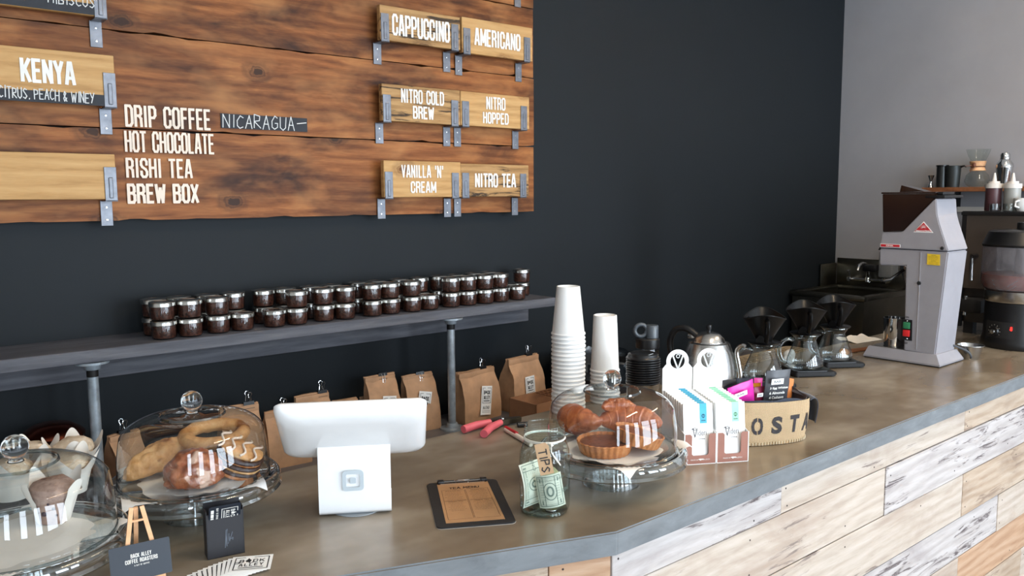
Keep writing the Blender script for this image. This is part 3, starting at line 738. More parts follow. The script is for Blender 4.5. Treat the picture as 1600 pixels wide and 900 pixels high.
# low cardboard box in front of the tall bag
P = onY(862, 640, 2.13)
t = thing('cardboard_box', 'low brown corrugated box behind the pliers, in front of the tall bag', 'box', (P.x, 2.135, YB), .05)
CARD = M('cardboard', (148, 104, 72), .75, var=.06, scale=20)
b = B(); addbx(b, -.14, .16, -.07, -.066, 0, .10); addbx(b, -.14, .16, .066, .07, 0, .10); addbx(b, -.14, -.136, -.07, .07, 0, .10); addbx(b, .156, .16, -.07, .07, 0, .10); addbx(b, -.14, .16, -.07, .07, 0, .004)
obj('box_body', b, CARD, t, smooth=False)
gr = B()
for i in range(9): box(gr, (-.02+.02*i, 0, .101), (.0025, .12, .0025))
for i in range(5): box(gr, (.06, -.05+.025*i, .1035), (.18, .0025, .0025))
obj('wire_grid', gr, M('brown_grid', (104, 66, 40), .5), t, smooth=False)['kind'] = 'stuff'

# ------------------------------------------------------------------ copper canister, far left
P = onY(91, 700, 2.3); tp = zat((P.x, 2.3), 668)
COP = M('copper', (150, 78, 56), .25, 1, var=.1, scale=14)
t = thing('copper_canister', 'copper canister with wire clasp behind the leftmost cake dome', 'canister', (P.x, 2.365, YB), 0)
h_ = tp-YB
obj('body', lathe([(0, 0), (.068, 0), (.07, .005), (.07, h_-.05), (.066, h_-.045)], 40), COP, t)
obj('lid', lathe([(.067, h_-.046), (.076, h_-.044), (.077, h_-.03), (.07, h_-.022), (.045, h_-.006), (0, h_)], 40), COP, t)
obj('clasp_wire', tube([(.045, -.062, h_-.06), (.05, -.068, h_-.03), (.062, -.056, h_-.03), (.058, -.052, h_-.075), (.045, -.062, h_-.075)], .0018, 8), CHROME, t)
t = thing('black_tin', 'low black tin between the copper canister and the pipe', 'tin', (Xat(62, 2.2, YB+.1), 2.16, YB), 0)
obj('body', lathe([(0, 0), (.05, 0), (.05, h_-.035), (.052, h_-.034), (.052, h_-.02), (.04, h_-.014), (0, h_-.012)], 32), BLACK, t)
obj('rim', lathe([(.0525, h_-.022), (.0535, h_-.025), (.0525, h_-.028)], 32), CHROME, t)

# ------------------------------------------------------------------ lined black tub behind the cups
P = onY(925, 560, 2.28); tp = zat((P.x, 2.12), 548)
t = thing('waste_tub', 'black tub with a clear plastic liner behind the paper cups', 'bin', (P.x, 2.26, YB))
hb = max(.06, onY(925, 560, 2.28).z-YB)
obj('tub', lathe([(0, 0), (.15, 0), (.17, hb), (.176, hb), (.176, hb-.012), (.165, hb-.012), (.146, .01), (0, .01)], 40), BLACKM, t)
LIN = thin('plastic_liner', (150, 170, 186), .7, .2, .12)
obj('liner', lathe([(.166, hb-.03), (.168, hb+.004), (.172, hb+.018), (.180, hb+.012), (.182, hb-.02), (.185, hb-.05)], 60, fn=lambda c: c*(1+.03*mnoise.noise(c*60)) + Vector((0, 0, .012*mnoise.noise(c*35)))), LIN, t)

# ------------------------------------------------------------------ wire dish rack behind the kettle
A_ = onz(1118, 566, YB+.02); B_ = onz(1215, 551, YB+.02)
WIC = M('woven_rattan', (150, 132, 106), .7, var=.1, scale=60)
t = thing('woven_tray', 'woven wicker tray on the back counter behind the kettle', 'tray', ((A_.x+B_.x)/2, B_.y-.22, YB))
tw, td = 0.62, .44
b = B(); nx, ny = 44, 15
for i in range(nx): tube([(-tw/2+tw*i/(nx-1), -td/2+td*k/ny, .030+.003*((i+k) % 2*2-1)) for k in range(ny+1)], .0045, 5, b)
for k in range(ny): tube([(-tw/2+tw*i/(nx-1), -td/2+td*(k+.5)/ny, .030-.002*((i+k) % 2*2-1)) for i in range(nx)], .006, 5, b)
obj('weave', b, WIC, t)['kind'] = 'stuff'
b = B(); rp = [(x, y, .034) for x, y in rrect(tw+.012, td+.012, .03)]
tube(rp, .009, 8, b, closed=True); tube([(x, y, .012) for x, y, z in rp], .009, 8, b, closed=True); tube([(x, y, .023) for x, y, z in rp], .008, 8, b, closed=True)
obj('rim', b, WIC, t)
obj('base', addbx(B(), -tw/2, tw/2, -td/2, td/2, .0015, .008), WIC, t, smooth=False)

# ------------------------------------------------------------------ wall sink
SX0, SY1, SY0, RZ = 4.03, YW-.02, 2.035, BT+.09
t = thing('hand_sink', 'dark stainless wall sink with a tall splash in the far corner', 'sink', (0, 0, 0))
rx = XW-.003
b = B()
addbx(b, SX0, SX0+.045, SY0, SY1, RZ-.03, RZ, bev=.008); addbx(b, rx-.06, rx, SY0, SY1, RZ-.03, RZ, bev=.004)
addbx(b, SX0, rx, SY0, SY0+.04, RZ-.03, RZ, bev=.008); addbx(b, SX0, rx, SY1-.04, SY1, RZ-.03, RZ, bev=.008)
obj('rim', b, DSTEEL, t)
b = B(); x0, x1, y0, y1 = SX0+.045, rx-.06, SY0+.04, SY1-.04; zb = RZ-.17
addbx(b, x0-.004, x0, y0, y1, zb, RZ-.01); addbx(b, x1, x1+.004, y0, y1, zb, RZ-.01); addbx(b, x0, x1, y0-.004, y0, zb, RZ-.01); addbx(b, x0, x1, y1, y1+.004, zb, RZ-.01); addbx(b, x0, x1, y0, y1, zb-.004, zb)
obj('basin', b, DSTEEL, t, smooth=False)
obj('apron', addbx(addbx(B(), SX0+.012, SX0+.02, SY0+.01, SY1-.01, .45, RZ-.028), SX0+.02, rx, SY0+.01, SY0+.02, .45, RZ-.028), DSTEEL, t, smooth=False)
zt = onX(1306, 402, XW).z
obj('backsplash', addbx(B(), rx-.012, rx, SY0, SY1, RZ-.01, zt, bev=.003), DSTEEL, t)
obj('side_splash', addbx(B(), rx-.18, rx-.012, SY1+.002, SY1+.012, RZ-.01, zt-.03, bev=.003), DSTEEL, t)
f = onX(1358, 437, rx-.03)
fa = thing('faucet', 'chrome wall faucet with two lever handles over the corner sink', 'faucet', (rx-.012, f.y, f.z))
obj('bridge', tube([(-.03, -.1, 0), (-.03, .1, 0)], .009, 12), CHROME, fa)
for s in (-1, 1):
    hd = obj('valve', addbx(tube([(0, s*.1, 0), (-.055, s*.1, 0)], .014, 14), -.06, -.05, s*.1-.012, s*.1+.012, -.012, .012, bev=.003), CHROME, fa)
    obj('handle', tube([(-.05, s*.1, .005), (-.055, s*.1, .03), (-.065, s*.1, .05)], [.008, .007, .006], 10), CHROME, fa)
zt_ = zat((rx-.05, f.y), 411)-f.z
obj('spout', tube([(-.03, 0, 0), (-.035, 0, zt_*.6), (-.06, 0, zt_*.95), (-.10, 0, zt_), (-.14, 0, zt_*.9), (-.155, 0, zt_*.62)], .010, 12), CHROME, fa)
obj('spout_base', lathe([(0, -.012), (.017, -.012), (.017, .012), (.011, .02), (0, .02)], 16, T=Matrix.Translation((-.03, 0, 0))), CHROME, fa)
dsp = onX(1378, 425, rx-.06)
t = thing('paper_cup_dispenser', 'grey plastic dispenser hanging beside the faucet, left of the grinder', 'dispenser', (rx-.05, dsp.y-.03, dsp.z), 0)
obj('body', addbx(B(), -.04, .045, -.04, .04, -.03, .12, bev=.012), M('grey_plastic', (120, 122, 124), .4), t)
obj('nozzle', addbx(B(), -.06, -.01, .04, .12, .0, .04, bev=.01), BLACK, t)

# ------------------------------------------------------------------ shelf on the right wall with its things
WX = XW-.16; zs_ = onX(1440, 300, WX).z; zt_ = onX(1440, 295, WX).z; yl = onX(1440, 297, WX).y
t = thing('wall_shelf', 'short brown wooden shelf on the grey wall holding tins and a glass brewer', 'shelf', (0, 0, 0))
obj('board', addbx(B(), WX, XW-.001, 1.25, yl, zs_, zt_+.006, bev=.0015), W_WSHELF, t, smooth=False)
for yy in (1.4, yl-.12): obj('bracket', addbx(addbx(B(), XW-.006, XW-.001, yy-.012, yy+.012, zs_-.08, zs_-.0005), WX+.03, XW-.006, yy-.004, yy+.004, zs_-.012, zs_-.0005), BLACKM, t, smooth=False)
ZS = zt_+.0062
def onshelf(px_, dx=.08): # point on the shelf in picture column px_
    X = WX+dx; lo, hi = .5, 2.6
    for _ in range(40):
        mid = (lo+hi)/2
        if proj((X, mid, ZS))[0] < px_: hi = mid
        else: lo = mid
    return Vector((X, lo, ZS))
def hz(P, y): return zat(P, y)-P.z
P = onshelf(1454, .06); h_ = hz(P, 274)
t = thing('jigger', 'small double-ended steel jigger at the shelf\'s left end', 'jigger', P)
obj('cups', lathe([(0, 0), (.014, 0), (.0145, .001), (.006, h_*.42), (.006, h_*.5), (.017, h_), (.0165, h_), (.0055, h_*.5), (0, h_*.5)], 24), CHROME, t)
P = onshelf(1471, .07); h_ = hz(P, 258)
t = thing('shaker_tin', 'slim dark straight-sided tin with a lip, left of the black bucket', 'tin', P)
obj('body', lathe([(0, 0), (.027, 0), (.027, h_-.008), (.0255, h_-.008), (.0255, .003), (0, .003)], 28), M('dark_tin', (58, 60, 60), .3, .7), t)
obj('rim', lathe([(.0272, h_-.008), (.030, h_-.006), (.030, h_), (.026, h_), (.026, h_-.008)], 28), BLACK, t)
P = onshelf(1488.5, .07); h_ = hz(P, 259)
t = thing('mixing_tin', 'dark grey tapered tin with a spouted rim, beside the glass brewer', 'tin', P)
obj('body', lathe([(0, 0), (.030, 0), (.036, h_), (.0345, h_), (.029, .003), (0, .003)], 28), M('grey_tin', (52, 56, 56), .45, .4), t)
obj('spout', tube([(0, -.034, h_-.006), (0, -.052, h_-.002), (0, -.06, h_-.01)], [.006, .004, .002], 8), BLACK, t)
P = onshelf(1526, .08); h_ = hz(P, 233)
t = thing('hourglass_brewer', 'glass hourglass coffee maker with a wooden collar and leather tie', 'coffee maker', P, .3)
gl = [(0, .002), (.035, .002), (.05, .012), (.058, .03), (.05, .06), (.03, h_*.43), (.022, h_*.52), (.026, h_*.62), (.045, h_*.82), (.056, h_)]
obj('glass', lathe(gl, 36), thin('brewer_glass', (244, 248, 246), 1, .02), t)
obj('wooden_collar', lathe([(.036, h_*.43), (.037, h_*.44), (.030, h_*.53), (.038, h_*.67), (.037, h_*.68), (.032, h_*.68), (.024, h_*.53), (.032, h_*.43)], 30, close=True), W_EASEL, t)
LEA = M('leather', (96, 52, 30), .6)
k_ = [(.0325*cos(a), .0325*sin(a), h_*.54) for a in [i*2*pi/24 for i in range(24)]]
tie = obj('leather_tie', tube(k_, .0022, 6, closed=True), LEA, t)
b = tube([(-.03, .012, h_*.54), (-.05, .03, h_*.56), (-.058, .052, h_*.55)], .0018, 6); tube([(-.03, .014, h_*.54), (-.05, .02, h_*.48), (-.052, .03, h_*.38)], .0018, 6, b)
obj('tie_ends', b, LEA, t)
obj('tie_bead', lathe([(0, -.006), (.007, -.004), (.009, 0), (.007, .004), (0, .006)], 14, T=Matrix.Translation((-.038, .014, h_*.58)) @ Matrix.Scale(2, 4, (0, 0, 1))), LEA, t)
P = onshelf(1568, .08); h_ = hz(P, 238)
t = thing('cocktail_shaker', 'polished steel cocktail shaker at the right of the wall shelf', 'shaker', P)
obj('body', lathe([(0, 0), (.028, 0), (.031, .02), (.038, h_*.55), (.0385, h_*.56)], 32), CHROME, t)
obj('shoulder', lathe([(.039, h_*.56), (.039, h_*.6), (.037, h_*.66), (.024, h_*.78), (.021, h_*.8)], 32), CHROME, t)
obj('cap', lathe([(.0225, h_*.8), (.0225, h_*.93), (.018, h_*.98), (0, h_)], 28), CHROME, t)
# ------------------------------------------------------------------ cake stands
CLEAR = thin('dome_glass', (246, 249, 249), 1.25, .0)
SG_ = glass('solid_glass')
PLG = thin('pressed_glass', (242, 247, 248), 2.2, .01, .03)
PARCH = M('parchment', (228, 224, 218), .6, var=.03, scale=12)
def arcprof():
    p = [(.1370, .0785), (.1372, .10), (.1365, .125), (.1335, .146)]
    for a in range(20, 91, 10): p.append((.068+.066*cos(radians(a)), .150+.048*sin(radians(a))))
    p += [(.060, .1985), (.056, .2005), (.03, .2015), (.014, .2035)]
    return p
def solid_dome():
    p = arcprof(); inner = [(max(r-.0028, .002), z-.0028 if z > .12 else z) for r, z in p]
    return p, inner
def cake_stand(label, dlabel, x, y, seed):
    t = thing('cake_stand', label, 'cake stand', (x, y, BT+.0002))
    foot = [(0, .012), (.052, .010), (.058, .0), (.0625, .0), (.0625, .004), (.059, .02), (.054, .042), (.050, .054), (.136, .055), (.146, .050), (.155, .0495), (.160, .054), (.157, .0595), (.1585, .062), (.1595, .069), (.158, .075), (.153, .0795), (.148, .0795), (.144, .0755), (0, .0735)]
    obj('footed_plate', lathe(foot, 96), PLG, t, angle=50)
    d = thing('glass_dome', dlabel, 'cake dome', (x, y, BT+.0002))
    p = arcprof()
    obj('dome', lathe(p, 96), CLEAR, d, angle=80)
    obj('dome_foot_rim', lathe([(.1385, .0762), (.1350, .0762), (.1350, .0805), (.1385, .0805)], 96, close=True), thin('rim_glass', (216, 224, 226), 1.6, .02, .04), d)
    obj('step_ring', lathe([(.0610, .1985), (.0595, .2025), (.0575, .2015), (.0590, .1975)], 72, close=True), thin('rim_glass', None), d)
    k = [(.012, .2025), (.010, .206), (.0105, .2085)] + [(.0195*sin(radians(a)), .2255-.0195*cos(radians(a))) for a in range(35, 181, 12)]
    k[-1] = (0, k[-1][1]); obj('knob', lathe([(0, .2025)] + k, 36), SG_, d)
    return t, d
def parch(label, x, y, rz, s=.285, drop=.9, seed=1, z=.0745):
    R_ = .136
    def fn(u, v):
        px_, py_ = (u-.5)*s, (v-.5)*s; r = sqrt(px_*px_+py_*py_)
        zz = 0.0005 + .0006*abs(mnoise.noise(Vector((px_*20, py_*20, seed))))
        if r > .140: zz = .0065
        if r > .160: zz = .0065-(r-.160)*drop
        return Vector((px_, py_, zz))
    o = obj('parchment', sheet(36, 36, fn, .0003), PARCH, None); o.location = (x, y, BT+z); o.rotation_euler = (0, 0, rz)
    return tag(o, label, 'paper', 'parchment sheets on the cake stands')
C1 = (.199, 1.457); C2 = (.510, 1.573); C3 = (1.251, 1.174)
cake_stand('footed glass cake stand cut off by the left edge, holding muffins', 'glass dome over the muffins at the photo\'s left edge', *C1, 1)
cake_stand('footed glass cake stand behind the black card box, holding danishes', 'glass dome over the danishes, left of the white register', *C2, 2)
cake_stand('footed glass cake stand beside the tip jar, holding tarts', 'glass dome over the tarts and croissants by the tip jar', *C3, 3)
parch('parchment square under the muffins', C1[0], C1[1], .5, s=.225)
parch('parchment square under the danishes, corner poking out left', C2[0]-.01, C2[1], 1.35, s=.245, seed=2)
parch('parchment square under the tarts, corner poking out right', C3[0]+.004, C3[1]-.004, radians(8), s=.248, seed=3)

# ---- pastries
def crust(name, cols, sc=40, rough=.5, gloss=0, patch=None, bm_=.6):
    if name in MATS: return MATS[name]
    m, nt, p = newmat(name); v = coords(nt, (1, 1, 1)); a = noi(nt, v, sc, 6, .65, .3); b = noi(nt, v, sc*4, 4, .6)
    f = mix(nt, .3, a, b); c = ramp(nt, f, cols)
    if patch: c = mix(nt, bw(nt, noi(nt, v, patch[1], 3, .5, .6), patch[2], patch[2]+.06), c, patch[0])
    nt.links.new(c, p.inputs['Base Color']); p.inputs['Roughness'].default_value = rough; p.inputs['Coat Weight'].default_value = gloss; p.inputs['Coat Roughness'].default_value = .25
    p.inputs['Subsurface Weight'].default_value = 0; bump(nt, p, f, bm_, .003); MATS[name] = m; return m
CROIS = crust('croissant_crust', [(.3, (112, 48, 22)), (.5, (168, 86, 42)), (.7, (204, 126, 72))], 26, .4, .4)
TARTC = crust('tart_crust', [(.3, (150, 86, 44)), (.5, (186, 116, 64)), (.75, (206, 142, 88))], 60, .6)
TARTF = crust('tart_filling', [(.3, (74, 34, 20)), (.5, (112, 58, 34)), (.75, (146, 84, 52))], 34, .35, .3)
DANISH = crust('golden_pastry', [(.3, (168, 112, 62)), (.5, (206, 152, 96)), (.75, (226, 184, 130))], 30, .55, patch=((150, 92, 50), 14, .58))
GLAZE = crust('glazed_pastry', [(.3, (96, 42, 22)), (.5, (142, 74, 42)), (.72, (186, 124, 88))], 34, .3, .6, patch=((214, 176, 156), 22, .57))
CHOC = crust('dark_chocolate', [(.3, (42, 22, 20)), (.7, (70, 40, 34))], 60, .4)
ICING = M('sugar_icing', (226, 206, 190), .35, var=.03)
MUFF = crust('muffin_crumb', [(.3, (120, 92, 80)), (.5, (156, 126, 112)), (.75, (182, 154, 138))], 60, .7, patch=((60, 34, 44), 30, .66))
TULIP = M('white_muffin_paper', (234, 226, 216), .6, var=.02)
def lump(bm, amp, fr, seed):
    for v in bm.verts:
        q = v.co*fr+Vector((seed*3.3, seed, 0)); n = v.co.normalized() if v.co.length > 1e-6 else Vector((0, 0, 1))
        v.co += n*amp*(mnoise.noise(q)+.5*mnoise.noise(q*2.1))
def croissant(label, loc, rz, s=1, seed=1, tilt=(0, 0)):
    n = 72; pts = []; rad = []
    for i in range(n+1):
        a = -1.15+2.3*i/n; R_ = .062*s
        u = abs(2*i/n-1); seg = ((i/n*7) % 1)
        r = (.034*(1-u**1.9*.78))*s*(1+.10*(seg**.5)*(1 if seg < .9 else (1-seg)*10)-.04)
        pts.append((R_*sin(a)*1.25, R_*(cos(a)-1)*.95, 0)); rad.append(r)
    b = tube(pts, rad, 22); lump(b, .0025, 60, seed)
    zmin = min(v.co.z for v in b.verts)
    for v in b.verts: v.co.z -= zmin
    o = obj('croissant', b, CROIS); o.location = loc; o.rotation_euler = (tilt[0], tilt[1], rz)
    return tag(o, label, 'croissant', 'croissants under the right dome')
def tart(label, loc, r=.056, rot=(0, 0, 0)):
    t = thing('chocolate_tart', label, 'tart', loc, rot=rot, group='tarts under the right dome')
    def flute(k):
        def f(c):
            a = atan2(c.y, c.x); rr = sqrt(c.x**2+c.y**2)
            g = 1+.022*cos(a*26)*(1 if rr > r*.8 else 0); return Vector((c.x*g, c.y*g, c.z))
        return f
    obj('crust', lathe([(0, 0), (r*.84, 0), (r*.87, .002), (r*.98, .024), (r, .026), (r*.975, .0275), (r*.93, .025), (r*.9, .020)], 208, fn=flute(1)), TARTC, t)
    b = lathe([(r*.915, .021), (r*.8, .0235), (r*.4, .0225), (0, .022)], 60)
    for v in b.verts: v.co.z += .0012*mnoise.noise(v.co*70)
    obj('filling', b, TARTF, t)
    return t
ZP = BT+.0758
def at3(px_, py_, z=ZP): return onz(px_, py_, z)
P = at3(945, 706, ZP); tart('chocolate tart lying flat at the front under the right dome', P, .059)
P = onz(995, 689, ZP+.022); e_ = (Vector((0, 0, 1))+.26*Vector((.77, -.64, 0))+.03*Vector((.64, .77, 0))).to_track_quat('Z', 'Y').to_euler()
tart('chocolate tart propped up on the flat one, fluted side facing out', (P.x+.004, P.y+.004, ZP+.0165), .053, tuple(e_))
P = at3(892, 682, ZP); croissant('large curled croissant at the left under the right dome', (P.x+.010, P.y-.002, ZP+.0035), radians(75), .95, 1, (.0, .10))
P = at3(992, 672, ZP+.02); croissant('croissant resting behind the tilted tart', (P.x+.022, P.y+.034, ZP+.0015), radians(-50), .92, 2)
P = at3(975, 644, ZP+.05); croissant('small croissant at the back top under the right dome', (P.x-.012, P.y+.012, ZP+.048), radians(-30), .5, 3)
# danishes under the middle-left dome
def blob(name, label, cat, mt, loc, dims, rz, seed, amp=.006, fr=38, grp='pastries under the middle-left dome', rot=None, subs=4):
    b = B(); bmesh.ops.create_icosphere(b, subdivisions=subs, radius=1)
    for v in b.verts:
        c = v.co; z = c.z if c.z > 0 else c.z*.35
        v.co = Vector((c.x*dims[0], c.y*dims[1], z*dims[2]))
    lump(b, amp, fr, seed)
    zmin = min(v.co.z for v in b.verts)
    for v in b.verts: v.co.z -= zmin
    o = obj(name, b, mt); o.location = loc; o.rotation_euler = rot or (0, 0, rz)
    return tag(o, label, cat, grp)
P = at3(262, 738); o = blob('fruit_pastry', 'long golden fruit pastry at the left under the middle-left dome', 'pastry', DANISH, (P.x-.005, P.y, ZP+.006), (.082, .030, .040), radians(14), 2, .0065, 52, subs=5, rot=(0, radians(-10), radians(14)))
jam = B(); 
for i in range(7): lathe([(0, -.004), (.005, -.002), (.006, 0), (.005, .003), (0, .004)], 10, jam, T=Matrix.Translation((.048+.002*i, -.026+.004*(i % 2), .012+.0045*i)))
obj('berry_filling', jam, M('berry_jam', (120, 24, 36), .25, coat=.5), o)
P = at3(306, 762); o = blob('apple_fritter', 'round red-brown glazed pastry at the front under the middle-left dome', 'pastry', GLAZE, (P.x, P.y+.008, ZP), (.054, .048, .052), 0, 4, .0065, 60, subs=5)
P = at3(340, 728); b = tube([(.058*cos(a), .042*sin(a), .015) for a in [i*2*pi/40 for i in range(40)]], .014, 14, closed=True); lump(b, .004, 55, 6)
o = obj('pastry_ring', b, DANISH); o.location = (P.x+.002, P.y+.018, ZP+.047); o.rotation_euler = (radians(12), 0, .2); tag(o, 'golden pastry ring at the back, on top of the others', 'pastry', 'pastries under the middle-left dome')
# layered chocolate danish
P = at3(378, 742)
t = thing('chocolate_danish', 'layered chocolate danish with white icing at the right under the dome', 'pastry', (P.x-.012, P.y+.012, ZP+.006), rot=(radians(10), radians(24), radians(-35)), group='pastries under the middle-left dome')
for k in range(4):
    b = B(); bmesh.ops.create_icosphere(b, subdivisions=3, radius=1)
    for v in b.verts: v.co = Vector((v.co.x*(.048-.002*k), v.co.y*(.040-.003*k), v.co.z*.010+.010+.0135*k))
    lump(b, .003, 60, 8+k); obj('pastry_layer', b, DANISH if k % 2 else TARTC, t)
b = B()
for k in range(3):
    bb_ = [(.042*cos(a), .035*sin(a), .017+.0135*k) for a in [i*2*pi/30 for i in range(30)]]; tube(bb_, .0045, 6, b, closed=True)
obj('chocolate_filling', b, CHOC, t)
b = B()
for k in range(4): tube([(-.04+.022*k+.006*sin(i*.9), -.032+.0064*i, .061+.006*sin(i/10*pi)-.002*k) for i in range(11)], .0022, 6, b)
obj('icing', b, ICING, t)
# muffins
PALEM = crust('sugared_muffin_top', [(.3, (176, 152, 124)), (.5, (208, 190, 166)), (.75, (226, 214, 198))], 40, .7)
def muffin(label, loc, rz, seed, s=1.0, rot=None):
    t = thing('muffin', label, 'muffin', loc, rz, 'muffins in white papers under the leftmost dome', rot=rot)
    b = lathe([(0, .001), (.024*s, .001), (.033*s, .046*s), (.036*s, .052*s), (.034*s, .062*s), (.02*s, .071*s), (0, .073*s)], 40); lump(b, .003, 60, seed)
    obj('cake', b, MUFF if seed == 1 else PALEM, t)
    def petal(u, v):
        a = u*2*pi; k = .5+.5*cos(4*a+.4*sin(a)); h = .050*s+.030*s*k**2.0
        z = h*v; r = .0255*s+.0125*s*min(1, z/(.05*s))+(.011*s*max(0, z-.04*s)/(.03*s))
        r += .0015*sin(a*9+seed)*v
        return Vector((r*cos(a), r*sin(a), z+.0006))
    b = sheet(96, 8, petal); bmesh.ops.remove_doubles(b, verts=b.verts, dist=1e-5)
    if seed == 1: bmesh.ops.delete(b, geom=[f for f in b.faces if -3.1 < atan2(f.calc_center_median().y, f.calc_center_median().x) < -1.75], context='FACES')
    obj('paper_wrap', b, TULIP, t)
    return t
def mf(px_, py_, label, rz, seed, dz=0, s=1.0, rot=None, near=0):
    P = at3(px_, py_, ZP+dz); return muffin(label, (P.x, P.y, ZP+dz), rz, seed, s, rot)
mf(84, 812, 'muffin at the front of the leftmost dome, berries showing on its side', .35, 1, 0, 1.0, rot=(radians(4), 0, .5))
o = [q for q in bpy.data.objects if q.name.startswith('muffin') and 'label' in q][-1]
fl = B()
for a, z_, s_ in ((-2.75, .022, .006), (-2.25, .031, .004), (-2.5, .040, .003), (-2.1, .018, .003)):
    lathe([(0, -1), (.8, -.6), (1, 0), (.8, .6), (0, 1)], 8, fl, T=Matrix.Translation(((.0235+.2*z_)*cos(a), (.0235+.2*z_)*sin(a), z_)) @ Matrix.Scale(s_*.8, 4))
obj('berry', fl, M('blueberry', (48, 28, 44), .5), o)
mf(20, 778, 'muffin at the photo\'s left edge, back of the front one', 1.0, 2)
mf(112, 768, 'muffin behind the front one, on the right under the leftmost dome', .9, 3)
mf(50, 752, 'muffin in the middle of the leftmost dome, behind two others', .2, 4, s=1.02)
mf(118, 742, 'muffin at the back right under the leftmost dome', 1.4, 5, s=1.02)

# ------------------------------------------------------------------ tablet register
t = thing('tablet_register', 'white tablet register stand seen from behind, between dome and clipboard', 'register', (.74, 1.364, BT+.0003), radians(-31.5))
W2 = .0685
pf = [(.115, .006), (.03, .002), (.012, .002), (.004, .006), (0, .014), (0, .05), (.001, .10), (.004, .135), (.012, .155), (.028, .172)]
def dense(p, n=4):
    o = []
    for i in range(len(p)-1):
        for k in range(n):
            u = k/n; p0 = p[max(i-1, 0)]; p1 = p[i]; p2 = p[i+1]; p3 = p[min(i+2, len(p)-1)]
            o.append(tuple(.5*((2*p1[j])+(-p0[j]+p2[j])*u+(2*p0[j]-5*p1[j]+4*p2[j]-p3[j])*u*u+(-p0[j]+3*p1[j]-3*p2[j]+p3[j])*u**3) for j in range(len(p1))))
    return o+[p[-1]]
pf = dense(pf)
b = B(); prev = None
n_ = len(pf); A = []
for i, (y, z) in enumerate(pf):
    a = Vector(pf[max(i-1, 0)]); c = Vector(pf[min(i+1, n_-1)]); d = (c-a).normalized(); nn = Vector((d.y, -d.x))*.0045
    A.append([b.verts.new((x, y+o_[0], z+o_[1])) for x, o_ in ((-W2, (0, 0)), (W2, (0, 0)), (W2, (nn.x, nn.y)), (-W2, (nn.x, nn.y)))])
for r1, r2 in zip(A, A[1:]):
    for k in range(4): b.faces.new((r1[k], r1[(k+1) % 4], r2[(k+1) % 4], r2[k]))
b.faces.new(A[0]); b.faces.new(A[-1][::-1])
obj('stand', b, WHITE, t, angle=40)
obj('turntable', lathe([(0, 0), (.05, 0), (.05, .0018), (0, .0018)], 40, T=Matrix.Translation((0, .045, 0))), M('rubber_grey', (150, 155, 158), .6), t)
b = B()
ph = .75; T = basis((0, .005, .178), (1, 0, 0), (0, -cos(ph), sin(ph)))      # x width, y up-slab, z out of the back
secs = [(1.0, 0.0, .014), (1.0, -.006, .016), (.985, -.013, .02), (.95, -.020, .026), (.86, -.026, .03), (.70, -.030, .03)]
rings = []
for s_, z_, r_ in [(.97, .004, .012)]+secs:
    rings.append([b.verts.new(T @ Vector((u, v, -z_))) for u, v in rrect(.276*s_ if s_ > .9 else .276*s_, .186*(1-(1-s_)*1.25), r_, 6)])
for r1, r2 in zip(rings, rings[1:]):
    for k in range(len(r1)): b.faces.new((r1[k], r1[(k+1) % len(r1)], r2[(k+1) % len(r1)], r2[k]))
b.faces.new(rings[0]); b.faces.new(rings[-1])
obj('tablet_shell', b, WHITE, t, angle=50)
obj('screen', prism(rrect(.25, .16, .006), lambda u, v, w_: T @ Vector((u, v, -.0042-w_)), .0008), BLACK, t, smooth=False)
LG = M('pale_grey_print', (186, 194, 198), .5, var=.01)
b = B()
T2 = basis((-.003, -.0049, .072), (1, 0, 0), (0, 0, 1), (0, -1, 0))
o_ = rrect(.040, .040, .007, 4); i_ = rrect(.026, .026, .003, 4)
vo_ = [b.verts.new(T2 @ Vector((u, v, 0))) for u, v in o_]; vi_ = [b.verts.new(T2 @ Vector((u, v, 0))) for u, v in i_]
for k in range(len(vo_)): b.faces.new((vo_[k], vo_[(k+1) % len(vo_)], vi_[(k+1) % len(vi_)], vi_[k]))
b.faces.new([b.verts.new(T2 @ Vector((u, v, 0))) for u, v in rrect(.011, .011, .002, 3)])
obj('emblem', b, LG, t, smooth=False)

# ------------------------------------------------------------------ clipboard with the tea menu
t = thing('clipboard', 'small black clipboard holding the kraft tea menu, left of the tip jar', 'clipboard', (.945, 1.275, BT+.0003), radians(-29.5))
obj('board', prism(rrect(.150, .243, .012), xyz(), .0035, bev=.0007), M('black_board', (30, 29, 30), .55, var=.1), t, smooth=False)
obj('worn_edge', tube([(x, y, .0006) for x, y in rrect(.1505, .2435, .012)], .0006, 4, closed=True), M('worn_fibre', (170, 160, 150), .8), t)
KP = M('kraft_menu', (168, 126, 86), .7, var=.04)
mn = obj('menu_sheet', prism([(-.056, -.103), (.056, -.103), (.054, .108), (-.054, .108)], lambda u, v, w_: Vector((u, v, .0036+w_)), .0005), KP, t, smooth=False)
b = B(); z = .0043
ht = hand_bm('TEA MENU', .062, .010, .0021, z, 2)
for v in ht.verts: v.co.y += .079
me = bpy.data.meshes.new('x'); ht.to_mesh(me); ht.free(); b.from_mesh(me)
L_ = lambda a, c, wd=.0007: stroke_line(b, [a, c], wd, z)
for sx_ in (-1, 1):
    L_((sx_*.048, .069), (sx_*.050, -.088)); L_((sx_*.0012, .066), (sx_*.0012, -.086))
for y_ in (.069, -.088, .009, .006): L_((-.049, y_), (-.004, y_)); L_((.004, y_), (.049, y_))
rr = random.Random(3)
